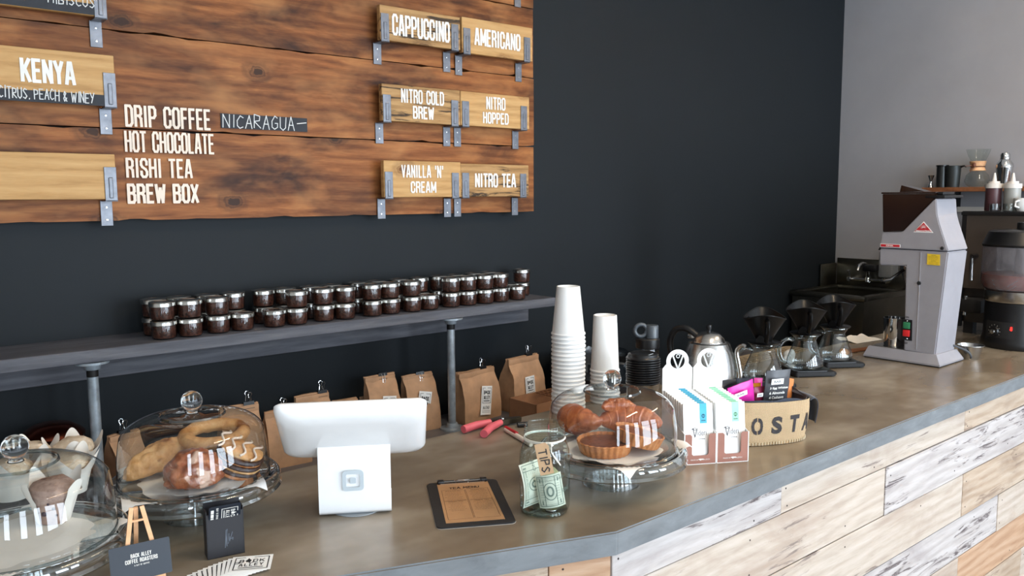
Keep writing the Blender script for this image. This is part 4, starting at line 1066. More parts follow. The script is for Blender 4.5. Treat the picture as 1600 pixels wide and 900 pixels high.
for cx_, y0_ in ((-.026, .060), (.026, .060), (-.026, .000), (.026, .000)):
    hd_ = text_bm(['WHITE TEA', 'OOLONG', 'GREEN TEA', 'HERBAL TEA'][rr.randrange(4)], .03, .0042, 0)
    for v in hd_.verts: v.co += Vector((cx_, y0_+.002, z))
    me = bpy.data.meshes.new('x'); hd_.to_mesh(me); hd_.free(); b.from_mesh(me)
    for k in range(7):
        q = rr.uniform(.6, 1)*.019; x = cx_-q
        while x < cx_+q: l_ = rr.uniform(.002, .006); L_((x, y0_-.006-.0066*k), (min(x+l_, cx_+q), y0_-.006-.0066*k), .0008); x += l_+.0015
obj('menu_print', b, M('brown_ink', (64, 42, 28), .7), mn, smooth=False, norm=False)
obj('clip_bar', addbx(addbx(B(), -.050, .050, .112, .119, .0042, .0075, bev=.0012), -.047, .047, .104, .107, .0042, .006), CHROME, t, smooth=False)
for s in (-1, 1): obj('clip_end', box(B(), (s*.046, .112, .0068), (.014, .014, .008), bev=.002), BLACK, t)
obj('clip_spring', tube([(-.018, .119, .006), (-.012, .111, .009), (0, .108, .010), (.012, .111, .009), (.018, .119, .006)], .0011, 6), CHROME, t)

# ------------------------------------------------------------------ tip jar
t = thing('tip_jar', 'tall clear mason jar with a kraft TIPS tag, holding dollar bills', 'jar', (1.036, 1.149, BT+.0003))
MJ = thin('mason_glass', (240, 247, 245), 1.25, .01)
pr = [(0, .004), (.036, .004), (.042, .0015), (.0465, .004), (.0485, .012), (.0488, .105), (.0475, .122), (.0425, .137), (.0385, .142), (.0382, .146)]
for k in range(4): pr += [(.0382, .148+.005*k), (.0398, .1498+.005*k), (.0382, .1516+.005*k)]
pr += [(.0378, .1705), (.0385, .172), (.0375, .1735), (.036, .1725)]
def sq(c):
    r = sqrt(c.x**2+c.y**2)
    if r < 1e-6 or c.z > .13: return c
    a = atan2(c.y, c.x)+.4; k = 1+.02*cos(4*a); return Vector((c.x*k, c.y*k, c.z))
obj('glass', lathe(pr, 64, fn=sq), MJ, t, angle=70)
obj('glass_base', lathe([(0, .0002), (.040, .0002), (.045, .003), (.043, .0075), (0, .007)], 48), glass('jar_base_glass', (225, 240, 236)), t)
STR = M('white_string', (226, 222, 212), .8)
b = tube([(.0395*cos(a), .0395*sin(a), .1475+.001*sin(a)) for a in [i*2*pi/36 for i in range(36)]], .0012, 6, closed=True)
tube([(.0400*cos(a), .0400*sin(a), .1455+.001*cos(a)) for a in [i*2*pi/36 for i in range(36)]], .0012, 6, b, closed=True)
fr_ = Vector((-.64, -.77, 0)); sd = Vector((.77, -.64, 0))
K = fr_*.042+sd*.010+Vector((0, 0, .146))
for dx, dz in ((.018, -.040), (.015, -.036)):
    tube([K, K+sd*.001+fr_*.004+Vector((0, 0, -.016)), K+sd*dx*.5+fr_*.008+Vector((0, 0, -.026)), K+sd*dx+fr_*.006+Vector((0, 0, dz))], .0013, 6, b)
tube([K+sd*-.004, K+fr_*.004, K+sd*.004+Vector((0, 0, -.003)), K+fr_*.003+Vector((0, 0, -.004))], .002, 6, b)
obj('string', b, STR, t)
TT = basis(fr_*.0535+sd*-.003+Vector((0, 0, .121)), (sd+Vector((0, 0, -.05))).normalized(), Vector((0, 0, 1)), fr_+Vector((0, 0, .12))) @ Matrix.Rotation(radians(14), 4, 'Z')
tg = obj('paper_tag', prism([(-.013, -.030), (.013, -.030), (.013, .022), (.008, .029), (-.013, .029)], lambda u, v, w_: TT @ Vector((u, v, w_)), .0006), M('tag_kraft', (182, 148, 112), .7), t, smooth=False)
hb_ = hand_bm('TIPS', .042, .015, .0022, .0012, 4); obj('tag_writing', place(hb_, TT @ Matrix.Translation((0, -.004, 0)) @ Matrix.Rotation(radians(-90), 4, 'Z')), INK, tg, smooth=False, norm=False)
# bills and a coin
BILL = M('bill_paper', (208, 208, 192), .7, var=.06, scale=60); BINK = M('bill_ink', (104, 118, 108), .7)
def bill(label, o_, u, v, curve, crop, seed):
    """a note 156 x 66 mm bent round a vertical-ish axis"""
    t_ = thing('dollar_bill', label, 'banknote', (1.036, 1.149, BT+.001), 0, 'dollar bills in the tip jar')
    u = Vector(u).normalized(); v = Vector(v).normalized(); n = u.cross(v)
    def W(x, y, off=0):      # bend across x
        a = x/curve; r = curve
        return Vector(o_)+u*(r*sin(a))+n*(-(r*(1-cos(a)))+off)+v*y
    obj('note', sheet(24, 6, lambda a, b_: W((a-.5)*crop, (b_-.5)*.066), .0002), BILL, t_)
    b = B()
    def ln(p, q, wd=.0009, k=10, o=.0005):
        for i in range(k):
            a = Vector(p).lerp(Vector(q), i/k); c = Vector(p).lerp(Vector(q), (i+1)/k)
            d = (c-a).normalized(); nn = Vector((-d.y, d.x))*wd/2
            b.faces.new([b.verts.new(W(z.x, z.y, s_*o)) for z, s_ in ((a+nn, sg), (a-nn, sg), (c-nn, sg), (c+nn, sg))])
    for sg in (1, -1.4):
        X_ = crop/2-.004
        for yy in (-.029, .029, -.026, .026): ln((-X_, yy), (X_, yy), .0013 if abs(yy) > .027 else .0005)
        for xx in (-X_, X_, -X_+.012, X_-.012): ln((xx, -.029), (xx, .029), .0012)
        for k in range(18): a0 = 2*pi*k/18; a1 = 2*pi*(k+1)/18; ln((.013*cos(a0), .017*sin(a0)), (.013*cos(a1), .017*sin(a1)), .0016, 1)
        for k in range(18): a0 = 2*pi*k/18; a1 = 2*pi*(k+1)/18; ln((.006*cos(a0), .009*sin(a0)), (.006*cos(a1), .009*sin(a1)), .0035, 1)
        for sx__ in (-1, 1):
            for k in range(7): ln((sx__*.02, .014-.005*k), (sx__*(X_-.014), .014-.005*k), .0005, 6)
            for yy in (-.022, .022): ln((sx__*(X_-.006), yy-.004), (sx__*(X_-.006), yy+.004), .0022, 2)
    tt = text_bm('THE UNITED STATES OF AMERICA', .07, .0035, 0)
    for q in tt.verts: q.co = W(q.co.x, q.co.y+.0215, .0006)
    me = bpy.data.meshes.new('x'); tt.to_mesh(me); tt.free(); b.from_mesh(me)
    tt = text_bm('ONE', .022, .008, 0)
    for q in tt.verts: q.co = W(q.co.x+.036, q.co.y-.004, .0006)
    me = bpy.data.meshes.new('x'); tt.to_mesh(me); tt.free(); b.from_mesh(me)
    obj('printing', b, BINK, t_, smooth=False, norm=False)
    return t_
bill('folded dollar bill facing out on the right inside the tip jar', fr_*.026+sd*.010+Vector((0, 0, .046)), sd+Vector((0, 0, .16)), Vector((0, 0, 1))-sd*.16, .036, .056, 1)
bill('dollar bill standing on edge at the left inside the tip jar', fr_*.008-sd*.018+Vector((0, 0, .056)), Vector((0, 0, 1))-sd*.10, -sd*.58+fr_*.60, .12, .088, 2)
t = thing('crumpled_bill', 'crumpled greenish bill behind the other two in the tip jar', 'banknote', (1.036, 1.149, BT+.001))
cb_ = sheet(20, 14, lambda a, b_: -fr_*(.012+.006*sin(a*9))+sd*((a-.5)*.060)+Vector((0, 0, .012+b_*.062+.006*sin(a*12+b_*5))) + fr_*.006*sin(b_*14+a*3), .0003)
obj('note', cb_, M('old_bill', (150, 148, 110), .7, var=.2, scale=50), t)
t = thing('coin', 'single silver coin at the bottom of the tip jar', 'coin', Vector((1.036, 1.149, BT+.0085))+fr_*.018+sd*.012)
obj('disc', lathe([(0, 0), (.0118, 0), (.0121, .0004), (.0121, .0014), (.0118, .0018), (.0105, .0015), (0, .0015)], 32), STEEL, t)

# ------------------------------------------------------------------ easel with the roaster's card
P = onz(222, 918); ez = radians(-6)
t = thing('mini_easel', 'miniature beech easel at the front left of the counter', 'easel', (P.x, P.y, BT+.0003), ez)
hE = zat(P, 796)-BT
def leg(a, b_, w_=.0065, d_=.004):
    a = Vector(a); b_ = Vector(b_); L = (b_-a).length; z_ = (b_-a).normalized(); x_ = Vector((1, 0, 0)); x_ = (x_-z_*x_.dot(z_)).normalized(); y_ = z_.cross(x_)
    m_ = Matrix((x_, y_, z_)).transposed().to_4x4(); m_.translation = (a+b_)/2
    return box(B(), (0, 0, 0), (w_, d_, L), rot=m_)
obj('leg', leg((-.030, -.012, 0), (-.007, .012, hE)), W_EASEL, t, smooth=False); obj('leg', leg((.032, -.012, 0), (.008, .012, hE)), W_EASEL, t, smooth=False)
obj('rear_leg', leg((0, .052, 0), (0, .016, hE-.002), .0065), W_EASEL, t, smooth=False)
obj('crossbar', box(B(), (0, .0075, hE*.84), (.024, .003, .003)), W_EASEL, t, smooth=False)
obj('ledge', box(B(), (0, -.0125, .018), (.066, .010, .006)), W_EASEL, t, smooth=False)
tilt_ = radians(-14)
CD = M('navy_card', (22, 30, 42), .5, var=.05)
c = thing('business_card_sign', 'navy business card with white lettering standing on the small beech easel', 'sign', Vector((P.x, P.y, BT)) + Matrix.Rotation(ez, 3, 'Z') @ Vector((-.001, -.0168, .0215)), rot=(tilt_, 0, ez))
cd_ = obj('card', prism(rrect(.088, .055, .002, 3), lambda u, v, w_: Vector((u, -w_, v+.0277)), .001), CD, c, smooth=False)
for s_, y_, w__, h__ in (('BACK ALLEY', .0375, .030, .0062), ('COFFEE ROASTERS', .0295, .047, .0062), ('A CUT OF COFFEE', .0225, .022, .0022)):
    obj('lettering', place(block_bm(s_, w__, h__, .14, 0, .7), WALLT(Vector((0.001, -.0013, y_)))), WINK, cd_, smooth=False, norm=False)

# ------------------------------------------------------------------ black box of punch cards
q = onz(328, 875); q2 = onz(384, 862)
t = thing('card_box', 'small open black card box in front of the middle-left cake stand', 'box', (q.x+.0295, q.y+.010, BT+.0003), radians(-10))
bb = B(); W_, D_, H_ = .060, .030, .086
addbx(bb, -W_/2, W_/2, -D_/2, -D_/2+.0012, 0, H_-.008); addbx(bb, -W_/2, W_/2, D_/2-.0012, D_/2, 0, H_+.004)
for s in (-1, 1): addbx(bb, s*W_/2-.0006, s*W_/2+.0006, -D_/2, D_/2, 0, H_-.002)
addbx(bb, -W_/2, W_/2, -D_/2, D_/2, 0, .0012)
BK = M('black_card', (28, 27, 32), .5, var=.08)
obj('box_body', bb, BK, t, smooth=False)
b = B(); rr = random.Random(5)
for k in range(9): stroke_line(b, [(-.006+.0016*k+rr.uniform(-.002, .002), -.012+.002*k), (-.004+.0016*k+rr.uniform(-.002, .002), .006+rr.uniform(0, .016)-.0008*k)], .0012, 0)
obj('scuffed_print', place(b, WALLT(Vector((.004, -D_/2-.0004, .028)))), M('slate_print', (86, 92, 102), .4), t, smooth=False, norm=False)
for i in range(3):
    cc = thing('punch_card', ['dark punch card leaning out over the front of the black card box, logo turned sideways', 'punch card right behind the leaning one in the black card box', 'rearmost punch card in the black card box'][i], 'card', (q.x+.0285, q.y+.006+.0045*i, BT+.002 if i else BT+.047), rot=(radians(-4 if i else 24), 0, radians(-10)), group='punch cards in the black card box')
    k_ = obj('card', prism(rrect(.052, .080 if i else .052, .003, 3), lambda u, v, w_: Vector((u, -w_, v+(.0405 if i else .027))), .0007), BK if i else CD, cc, smooth=False)
    if i == 0:
        pl = basis((0.008, -.0009, .030), (0, 0, -1), (1, 0, 0), (0, -1, 0))
        obj('logo', place(logo_bm(.030, .026, 0), pl), WINK, k_, smooth=False, norm=False)
        obj('lettering', place(block_bm('BUY 9 DRINKS, GET', .040, .0036, .16, 0), basis((-.0125, -.0009, .029), (0, 0, -1), (1, 0, 0), (0, -1, 0))), WINK, k_, smooth=False, norm=False)
        b = B()
        for z_ in (.044, .035, .026): stroke_line(b, [(-.0205, z_), (-.0205, z_-.0045)], .0048, 0)
        for v in b.verts: v.co = Vector((v.co.x, -.0009, v.co.y))
        obj('punch_squares', b, WINK, k_, smooth=False, norm=False)

# ------------------------------------------------------------------ fan of white cards
F0 = onz(393, 884)
for i in range(13):
    a = radians(-29)+radians(2.1)*i; off = .0072*i
    loc = (F0.x-off*.95-.0004*i*i*.2, F0.y+off*.12-.0005*i*i*.25, BT+.0045-.00033*i)
    cc = thing('logo_card', ('white logo card on top of the fan at the bottom left' if i == 0 else 'white logo card, %s below the top of the spread fan' % ordn(i-1)), 'card', loc, a, 'fan of white cards at the front left')
    kk = obj('card', prism([(-.033, -.029), (.033, -.029), (.033, .029), (-.033, .029)], xyz(), .0003), WPAPER, cc, smooth=False)
    b = logo_bm(.054, .045, .00045); obj('print', b, INK, kk, smooth=False, norm=False)

# ------------------------------------------------------------------ crimping pliers and red knife
PINK = M('pink_grip', (226, 104, 116), .4, var=.03)
t = thing('pliers', 'hand pliers with pink grips lying by the right pipe and squat bag', 'pliers', (0, 0, BT))
p1 = onz(724, 671, BT+.012); p2 = onz(766, 660, BT+.014); p3 = onz(756, 678, BT+.012); p4 = onz(782, 660, BT+.014); p5 = onz(804, 652, BT+.014)
def rel(p, z): return Vector((p.x, p.y, z))
obj('grip', tube([rel(p1, .012), rel(p1.lerp(p2, .5), .014)+Vector((.004, .004, 0)), rel(p2, .014)], [.0105, .0105, .009], 14), PINK, t)
obj('grip', tube([rel(p3, .012), rel(p3.lerp(p4, .5), .014)+Vector((-.003, .004, 0)), rel(p4, .014)], [.0105, .0105, .0085], 14), PINK, t)
OLD = M('worn_tool_steel', (84, 76, 62), .35, .9, var=.15)
d = (p5-p2).normalized(); ang_ = atan2(d.y, d.x)
bb = B(); R_ = Matrix.Translation((p2.x, p2.y, .012)) @ Matrix.Rotation(ang_-.15, 4, 'Z'); LL = (p5-p2).length+.01
prism([(0, -.010), (.03, -.014), (.06, -.013), (LL, -.009), (LL, .002), (.05, .012), (.02, .010), (0, .006)], lambda u, v, w_: R_ @ Vector((u, v, w_-.007)), .014, bb, bev=.002)
obj('jaws', bb, OLD, t, smooth=False)
obj('pivot', lathe([(0, 0), (.006, 0), (.005, .003), (0, .003)], 16, T=R_ @ Matrix.Translation((.035, -.002, .0075))), STEEL, t)
p1 = onz(790, 671, BT+.006); p2 = onz(830, 695, BT+.006)
t = thing('box_knife', 'red and white box knife lying behind the tip jar', 'knife', (0, 0, BT))
obj('handle', tube([rel(p1, .0065), rel(p1.lerp(p2, .5), .0065), rel(p2, .0065)], [.006, .0065, .006], 12, flat=.9), M('off_white_plastic', (222, 214, 204), .4), t)
dd = Vector((p2.x-p1.x, p2.y-p1.y, 0)).normalized()*.0
obj('slider', tube([rel(p1, .0105)+Vector((.003, .004, 0)), rel(p1.lerp(p2, .45), .0115)+Vector((.003, .004, 0))], [.0045, .005], 10), M('red_plastic', (186, 30, 36), .35), t)
P = onz(816, 664, BT+.006); obj_ = obj('marker_cap', tube([(P.x-.012, P.y+.006, BT+.0072), (P.x+.012, P.y-.006, BT+.0072)], .007, 12), BLACK); tag(obj_, 'black marker cap lying beside the red knife', 'cap')
# ------------------------------------------------------------------ paper cups, nested upside down
CUP = M('white_paper_cup', (240, 240, 238), .45, var=.01)
def cup_proto(rr_, rb, h_):
    t = thing('paper_cup', None, None)
    p = [(0, h_-.006), (rb-.003, h_-.006), (rb-.0025, h_), (rb, h_-.001), (rr_-.001, .006)] + [(rr_+.0014*cos(a)+.0006, .0032+.0032*sin(a)) for a in [pi/2-i*pi/5 for i in range(6)]] + [(rr_-.0015, .001), (rb-.003, h_-.008), (0, h_-.008)]
    obj('cup_body', lathe(p, 56), CUP, t, angle=50)
    return t
def stack(x, y, n, rr_, rb, h_, pitch, what, z0=BT+.0003):
    c0 = cup_proto(rr_, rb, h_)
    for i in range(n):
        c = c0 if i == 0 else copy_tree(c0)
        c.location = (x+.0006*sin(i*1.3), y+.0006*cos(i*1.7), z0+pitch*i)
        k = n-1-i
        tag(c, ('top cup of the %s, its base showing' % what) if k == 0 else 'white cup, %s rim down in the %s' % (ordn(k), what) if k < 20 else 'lowest cup of the %s' % what, 'cup', 'nested cups of the '+what)
P = onz(888, 643); ht = zat(P, 447)-BT; n = 20; ch = .137
stack(P.x, P.y, n, .0465, .0325, ch, (ht-ch)/(n-1), 'tall upside-down cup stack')
P = onz(945, 627); ht = zat(P, 492)-BT; ch = .168; n = 9
stack(P.x, P.y, n, .0425, .0345, ch, (ht-ch)/(n-1), 'short upside-down cup stack')
# steel canister and black lids
P = onz(1004, 652); zb_ = zat(P, 597)-BT; ztp = zat(P, 550)-BT
t = thing('steel_canister', 'brushed steel canister under the stack of black lids', 'canister', (P.x, P.y, BT+.0002))
obj('body', lathe([(0, 0), (.043, 0), (.0445, .003), (.0445, zb_-.006), (.047, zb_-.002), (.047, zb_), (0, zb_)], 48), STEEL, t)
nl = 11; pt = (ztp-zb_-.012)/nl
l0 = thing('cup_lid', None, None)
obj('lid', lathe([(0, .0145), (.034, .0145), (.036, .0155), (.0405, .0135), (.042, .008), (.0445, .004), (.0465, .0035), (.047, .0015), (.0465, 0), (.044, .001), (.0395, .009), (.036, .0115), (0, .0115)], 48), BLACK, l0, angle=50)
sp = obj('sip_dots', lathe([(0, 0), (.0012, 0), (.001, .0006), (0, .0007)], 8), CHROME, l0)
bpy.data.objects.remove(sp)
for i in range(nl):
    c = l0 if i == 0 else copy_tree(l0); c.location = (P.x+.0008*sin(i*2.1), P.y+.0008*cos(i*1.9), BT+zb_+.0006+pt*i)
    tag(c, 'top black lid on the steel canister' if i == nl-1 else 'black cup lid, %s under the top one on the steel canister' % ordn(nl-2-i), 'lid', 'black lids stacked on the steel canister')
b = B()
for k in range(6): lathe([(0, .0152), (.0011, .0152), (.0009, .016), (0, .0161)], 8, b, T=Matrix.Translation((-.012+.0045*k, -.030+.001*k, 0)))
obj('embossed_dots', b, STEEL, c)
# bottle behind
P = onz(1011, 606); zt_ = zat(P, 508)-BT
t = thing('water_bottle', 'clear bottle with black cap and grey carry loop behind the black lids', 'bottle', (P.x, P.y, BT+.0002), radians(-38))
zc_ = zat(P, 541)-BT
obj('bottle_body', lathe([(0, .002), (.033, .002), (.036, .008), (.036, zc_-.02), (.033, zc_-.004), (.031, zc_)], 36), thin('bottle_glass', (214, 222, 228), 1.2, .02), t)
obj('cap', lathe([(0, zc_-.004), (.037, zc_-.004), (.038, zc_), (.038, zc_+.024), (.034, zc_+.028), (0, zc_+.028)], 36), BLACK, t)
GP = M('slate_plastic', (74, 80, 86), .3, var=.04)
zl = (zc_+.028+zt_)/2+.003; rl = (zt_-zc_-.028)/2
obj('spout_cap', lathe([(0, zc_+.026), (.020, zc_+.026), (.020, zt_-.003), (.018, zt_), (0, zt_)], 28, T=Matrix.Translation((.014, 0, 0))), GP, t)
obj('carry_loop', tube([(-.022+rl*.95*cos(a), 0, zl+rl*.95*sin(a)) for a in [i*2*pi/28 for i in range(28)]], .0065, 10, closed=True), GP, t)

# ------------------------------------------------------------------ kettle
P = onz(1106, 608); K_ = lambda y: zat(P, y)-BT
t = thing('kettle', 'egg-shaped brushed steel kettle with black handle behind the white card displays', 'kettle', (P.x, P.y, BT+.0003), radians(103))
hk = K_(519)
obj('body', lathe([(0, 0), (.078, 0), (.086, .006), (.0875, .03), (.0865, .06), (.082, .09), (.075, .12), (.064, .15), (.053, hk-.03), (.051, hk-.028)], 64), STEEL, t)
obj('lid', lathe([(.0508, hk-.0285), (.046, hk-.018), (.034, hk-.006), (.018, hk), (0, hk+.001)], 48), STEEL, t)
obj('lid_seam', lathe([(.0516, hk-.0300), (.0525, hk-.0285), (.0512, hk-.027)], 48), CHROME, t)
obj('lid_knob', lathe([(0, hk), (.006, hk), (.005, hk+.005), (.009, hk+.013), (.008, hk+.022), (0, hk+.025)], 20), BLACK, t)
obj('handle', tube(dense([(.040, 0, hk-.016), (.075, 0, hk+.004), (.112, 0, hk-.002), (.132, 0, hk-.035), (.130, 0, hk-.075), (.120, 0, hk-.105)], 5), .0105, 12), BLACK, t)
obj('handle_strap', addbx(B(), .038, .07, -.008, .008, hk-.026, hk-.010, bev=.003), STEEL, t)
obj('spout', tube(dense([(-.082, 0, .03), (-.105, 0, .05), (-.100, 0, .09), (-.092, 0, .13), (-.105, 0, .150), (-.118, 0, .150)], 5), .0065, 12), STEEL, t)

# ------------------------------------------------------------------ chocolate bar displays
BR = M('brown_print', (150, 100, 84), .55, var=.02)
def display(label, ox, oy, tint, word_label, side, n=10, gap=.0142):
    rz = radians(-30); W_ = .076; D_ = .148
    t = thing('chocolate_display', label, 'display box', (ox, oy, BT+.0003), rz, 'white card displays of chocolate bars')
    # local: x to the right along the front, y to the back
    zf = .070
    b = B(); th = .0012
    # front with a U-shaped window
    u = [(0, 0), (W_, 0), (W_, zf), (W_-.014, zf), (W_-.018, zf-.004), (W_-.018, .024), (W_-.022, .020), (.022, .020), (.018, .024), (.018, zf-.004), (.014, zf), (0, zf)]
    fr = obj('front_panel', prism(u, lambda a, c, w_: Vector((a, w_, c)), th), BR, t, smooth=False)
    eb = B()
    for s0, s1 in (((0, 0), (0, zf)), ((W_, 0), (W_, zf)), ((0, 0), (W_, 0))): stroke_line(eb, [s0, s1], .0018, 0)
    for v in eb.verts: v.co = Vector((v.co.x, -.0004, v.co.y))
    obj('white_edge', eb, WPAPER, fr, smooth=False, norm=False)
    tx = text_bm('MADE IN        RALEIGH', .046, .0032, 0)
    ob_ = obj('lettering', place(tx, WALLT(Vector((W_/2, -.0005, .0105)))), WINK, fr, smooth=False, norm=False)
    st = B(); st.faces.new([st.verts.new((x, -.0005, z)) for x, z in ((.033, .0115), (.037, .013), (.046, .0125), (.047, .0105), (.041, .0095), (.039, .008), (.036, .0100))])
    obj('state_outline', st, WINK, fr, smooth=False, norm=False)
    for x in (0, W_-th):
        obj('side_panel', prism([(0, 0), (D_, 0), (D_, .105), (.060, .085), (0, zf)], lambda a, c, w_: Vector((x+w_, a, c)), th), WPAPER, t, smooth=False)
    obj('base_panel', addbx(B(), 0, W_, 0, D_, 0, th), WPAPER, t, smooth=False)
    # back card with round head and a pierced roundel
    zs_ = .188; zt_ = .238; R_ = .0285; cz = zt_-R_; rh = .0185
    outer = [(0, 0), (W_, 0), (W_, zs_+.004)] + [(W_/2+R_*cos(a), cz+R_*sin(a)) for a in [radians(-12)+i*radians(204)/24 for i in range(25)]] + [(0, zs_+.004)]
    b = B()
    ov = [b.verts.new((x, D_, z)) for x, z in outer]; iv = [b.verts.new((W_/2+rh*cos(a), D_, cz+rh*sin(a))) for a in [i*2*pi/32 for i in range(32)]]
    eds = [b.edges.new((ov[i], ov[(i+1) % len(ov)])) for i in range(len(ov))] + [b.edges.new((iv[i], iv[(i+1) % 32])) for i in range(32)]
    bmesh.ops.triangle_fill(b, edges=eds, use_beauty=True)
    bmesh.ops.solidify(b, geom=list(b.faces), thickness=.0012)
    hc = obj('header_card', b, WPAPER, t, smooth=False)
    b = B()
    V_ = lambda pts, w__: stroke_line(b, pts, w__, 0)
    V_([(-.0125, .014), (.0, -.0185)], .0042); V_([(.0125, .0125), (.0012, -.0185)], .0042)
    V_([(-.0125, .014), (-.0085, .016)], .0025)
    for k in range(16):
        a0 = 2*pi*k/16; a1 = 2*pi*(k+1)/16; V_([(.0005+.0042*cos(a0), .0125+.0042*sin(a0)), (.0005+.0042*cos(a1), .0125+.0042*sin(a1))], .0022)
    V_([(.0045, .0125), (.0075, .0185)], .002)
    for v in b.verts: v.co = Vector((W_/2+v.co.x, D_-.0012, cz+v.co.y))
    bmesh.ops.solidify(b, geom=list(b.faces), thickness=.001)
    obj('cut_out_letter', b, WPAPER, hc, smooth=False)
    # the bars
    M4 = t.matrix_world.copy()
    bw_, bh, bt_ = .0715, .135, .0095
    c0 = None
    for i in range(n):
        y0 = .004+gap*i; le = radians(-7)
        loc = Vector((ox, oy, BT)) + Matrix.Rotation(rz, 3, 'Z') @ Vector((W_/2, y0, .0018+.0006*i))
        if c0 is None:
            c = thing('chocolate_bar', None, None); c0 = c
            bar = obj('carton', box(B(), (0, bt_/2, bh/2), (bw_, bt_, bh), bev=.0006, seg=1), WPAPER, c, smooth=False)
            bd = obj('colour_band', addbx(addbx(B(), .004, .021, -.0003, .0, bh-.045, bh), .004, .021, -.0003, bt_, bh, bh+.0003), tint, c, smooth=False)
            b = B()
            for k in range(14): a0 = 2*pi*k/14; a1 = 2*pi*(k+1)/14; stroke_line(b, [(.0125+.0035*cos(a0), bh-.028+.004*sin(a0)), (.0125+.0035*cos(a1), bh-.028+.004*sin(a1))], .0009, 0)
            stroke_line(b, [(.0125, bh-.024), (.0125, bh-.033)], .0009, 0); stroke_line(b, [(.008, bh-.0385), (.017, bh-.0385)], .0014, 0)
            for v in b.verts: v.co = Vector((v.co.x, -.0008, v.co.y))
            obj('band_mark', b, INK, c, smooth=False, norm=False)
            wd = obj('wordmark', place(text_bm('ideri', .022, .0135, 0, 0), WALLT(Vector((.008, -.0005, bh-.066)))), M('grey_print', (120, 116, 118), .6), c, smooth=False, norm=False)
            b = B(); 
            for p_ in ([(-.013, .010), (-.009, -.010)], [(-.009, -.010), (-.003, .0095)], [(-.013, .010), (-.016, .008)]): stroke_line(b, p_, .0017, 0)
            for k in range(12): a0 = 2*pi*k/12; a1 = 2*pi*(k+1)/12; stroke_line(b, [(-.0085+.0028*cos(a0), .0085+.0028*sin(a0)), (-.0085+.0028*cos(a1), .0085+.0028*sin(a1))], .001, 0)
            for k in range(4): stroke_line(b, [(.0+.004*k, -.0145), (.0026+.004*k, -.0145)], .0012, 0)
            for v in b.verts: v.co = Vector((v.co.x, -.0006, bh-.066+v.co.y))
            obj('wordmark_initial', b, M('dark_print', (70, 66, 72), .6), c, smooth=False, norm=False)
        else: c = copy_tree(c0)
        c.location = loc; c.rotation_euler = (le, 0, rz)
        tag(c, ('front chocolate bar with a %s band in the %s display' % (word_label, side)) if i == 0 else 'white chocolate bar with a %s band, %s behind the front one in the %s display' % (word_label, ordn(i-1), side), 'chocolate bar', 'chocolate bars in the %s display' % side)
display('left white card display of chocolate bars with teal bands, beside the right cake dome', 1.456, 1.141, M('teal_print', (60, 164, 196), .5), 'teal', 'left')
display('right white card display of chocolate bars with mint bands, beside the burlap basket', 1.456+.0785*cos(radians(-30)), 1.141+.0785*sin(radians(-30)), M('mint_print', (150, 214, 178), .5), 'mint', 'right')

# ------------------------------------------------------------------ burlap basket with snack pouches
def burlap():
    m, nt, p = newmat('burlap'); v = coords(nt, (1, 1, 1), False)
    tc = nd(nt, 'ShaderNodeUVMap') if False else None
    w1 = nd(nt, 'ShaderNodeTexWave', _bands_direction='Z'); w1.inputs['Scale'].default_value = 95; w1.inputs['Distortion'].default_value = 1.2; w1.inputs['Detail'].default_value = 1
    w2 = nd(nt, 'ShaderNodeTexWave', _bands_direction='X'); w2.inputs['Scale'].default_value = 95; w2.inputs['Distortion'].default_value = 1.2; w2.inputs['Detail'].default_value = 1
    nt.links.new(v, w1.inputs[0]); nt.links.new(v, w2.inputs[0])
    f = mix(nt, 1.0, w1.outputs['Fac'], w2.outputs['Fac'], 'MULTIPLY'); n_ = noi(nt, v, 12, 3)
    c = mix(nt, f, (170, 142, 106), (226, 204, 166)); c = mix(nt, bw(nt, n_, .3, .8), c, (190, 160, 122), 'MIX')
    nt.links.new(mix(nt, .35, mix(nt, f, (158, 130, 96), (226, 204, 168)), c), p.inputs['Base Color']); p.inputs['Roughness'].default_value = .9
    bump(nt, p, f, .8, .0012); return m
BUR = burlap(); NAVY = M('navy_cloth', (34, 40, 54), .75, var=.12, scale=200, sheen=.3)
bc_ = Vector((1.775, 1.150, BT+.0003)); bz = radians(-24)
t = thing('burlap_basket', 'burlap coffee-sack basket with stencilled letters and navy lining, holding snack pouches', 'basket', bc_, bz)
AX, AY = .112, .070
def sup(a, k=1.0, n_=3.0):
    c_, s_ = cos(a), sin(a); r = (abs(c_)**n_+abs(s_)**n_)**(-1/n_); return AX*r*c_*k, AY*r*s_*k
def rimz(a): return .110+.010*sin(a+.3)+.012*max(0, cos(a-pi))*1.0-.006*cos(a*2)
def bwall(u, v):
    a = u*2*pi; z = v*rimz(a); k = .93+.10*sin(v*pi*.62); x, y = sup(a, k)
    w_ = .002*mnoise.noise(Vector((x*35, y*35, z*40))); return Vector((x+w_, y+w_, z+.001))
b = sheet(120, 18, bwall); bmesh.ops.remove_doubles(b, verts=b.verts, dist=1e-5)
vb = [b.verts.new((sup(i*2*pi/60, .92)[0], sup(i*2*pi/60, .92)[1], .001)) for i in range(60)]; b.faces.new(vb)
obj('burlap_body', b, BUR, t, angle=60)
def lin_(u, v):
    a = u*2*pi; k = .99-.05*v+.0; x, y = sup(a, k*(.995)); z = rimz(a)-.001-.05*v+.008*(1-v)*mnoise.noise(Vector((x*20, y*20, 3)))
    return Vector((x*.985, y*.985, z+.004*(1-v)))
b = sheet(90, 5, lin_); obj('lining', b, NAVY, t)
b = B(); vf = [b.verts.new((sup(i*2*pi/60, .9)[0], sup(i*2*pi/60, .9)[1], .045)) for i in range(60)]; b.faces.new(vf); obj('lining_floor', b, NAVY, t)
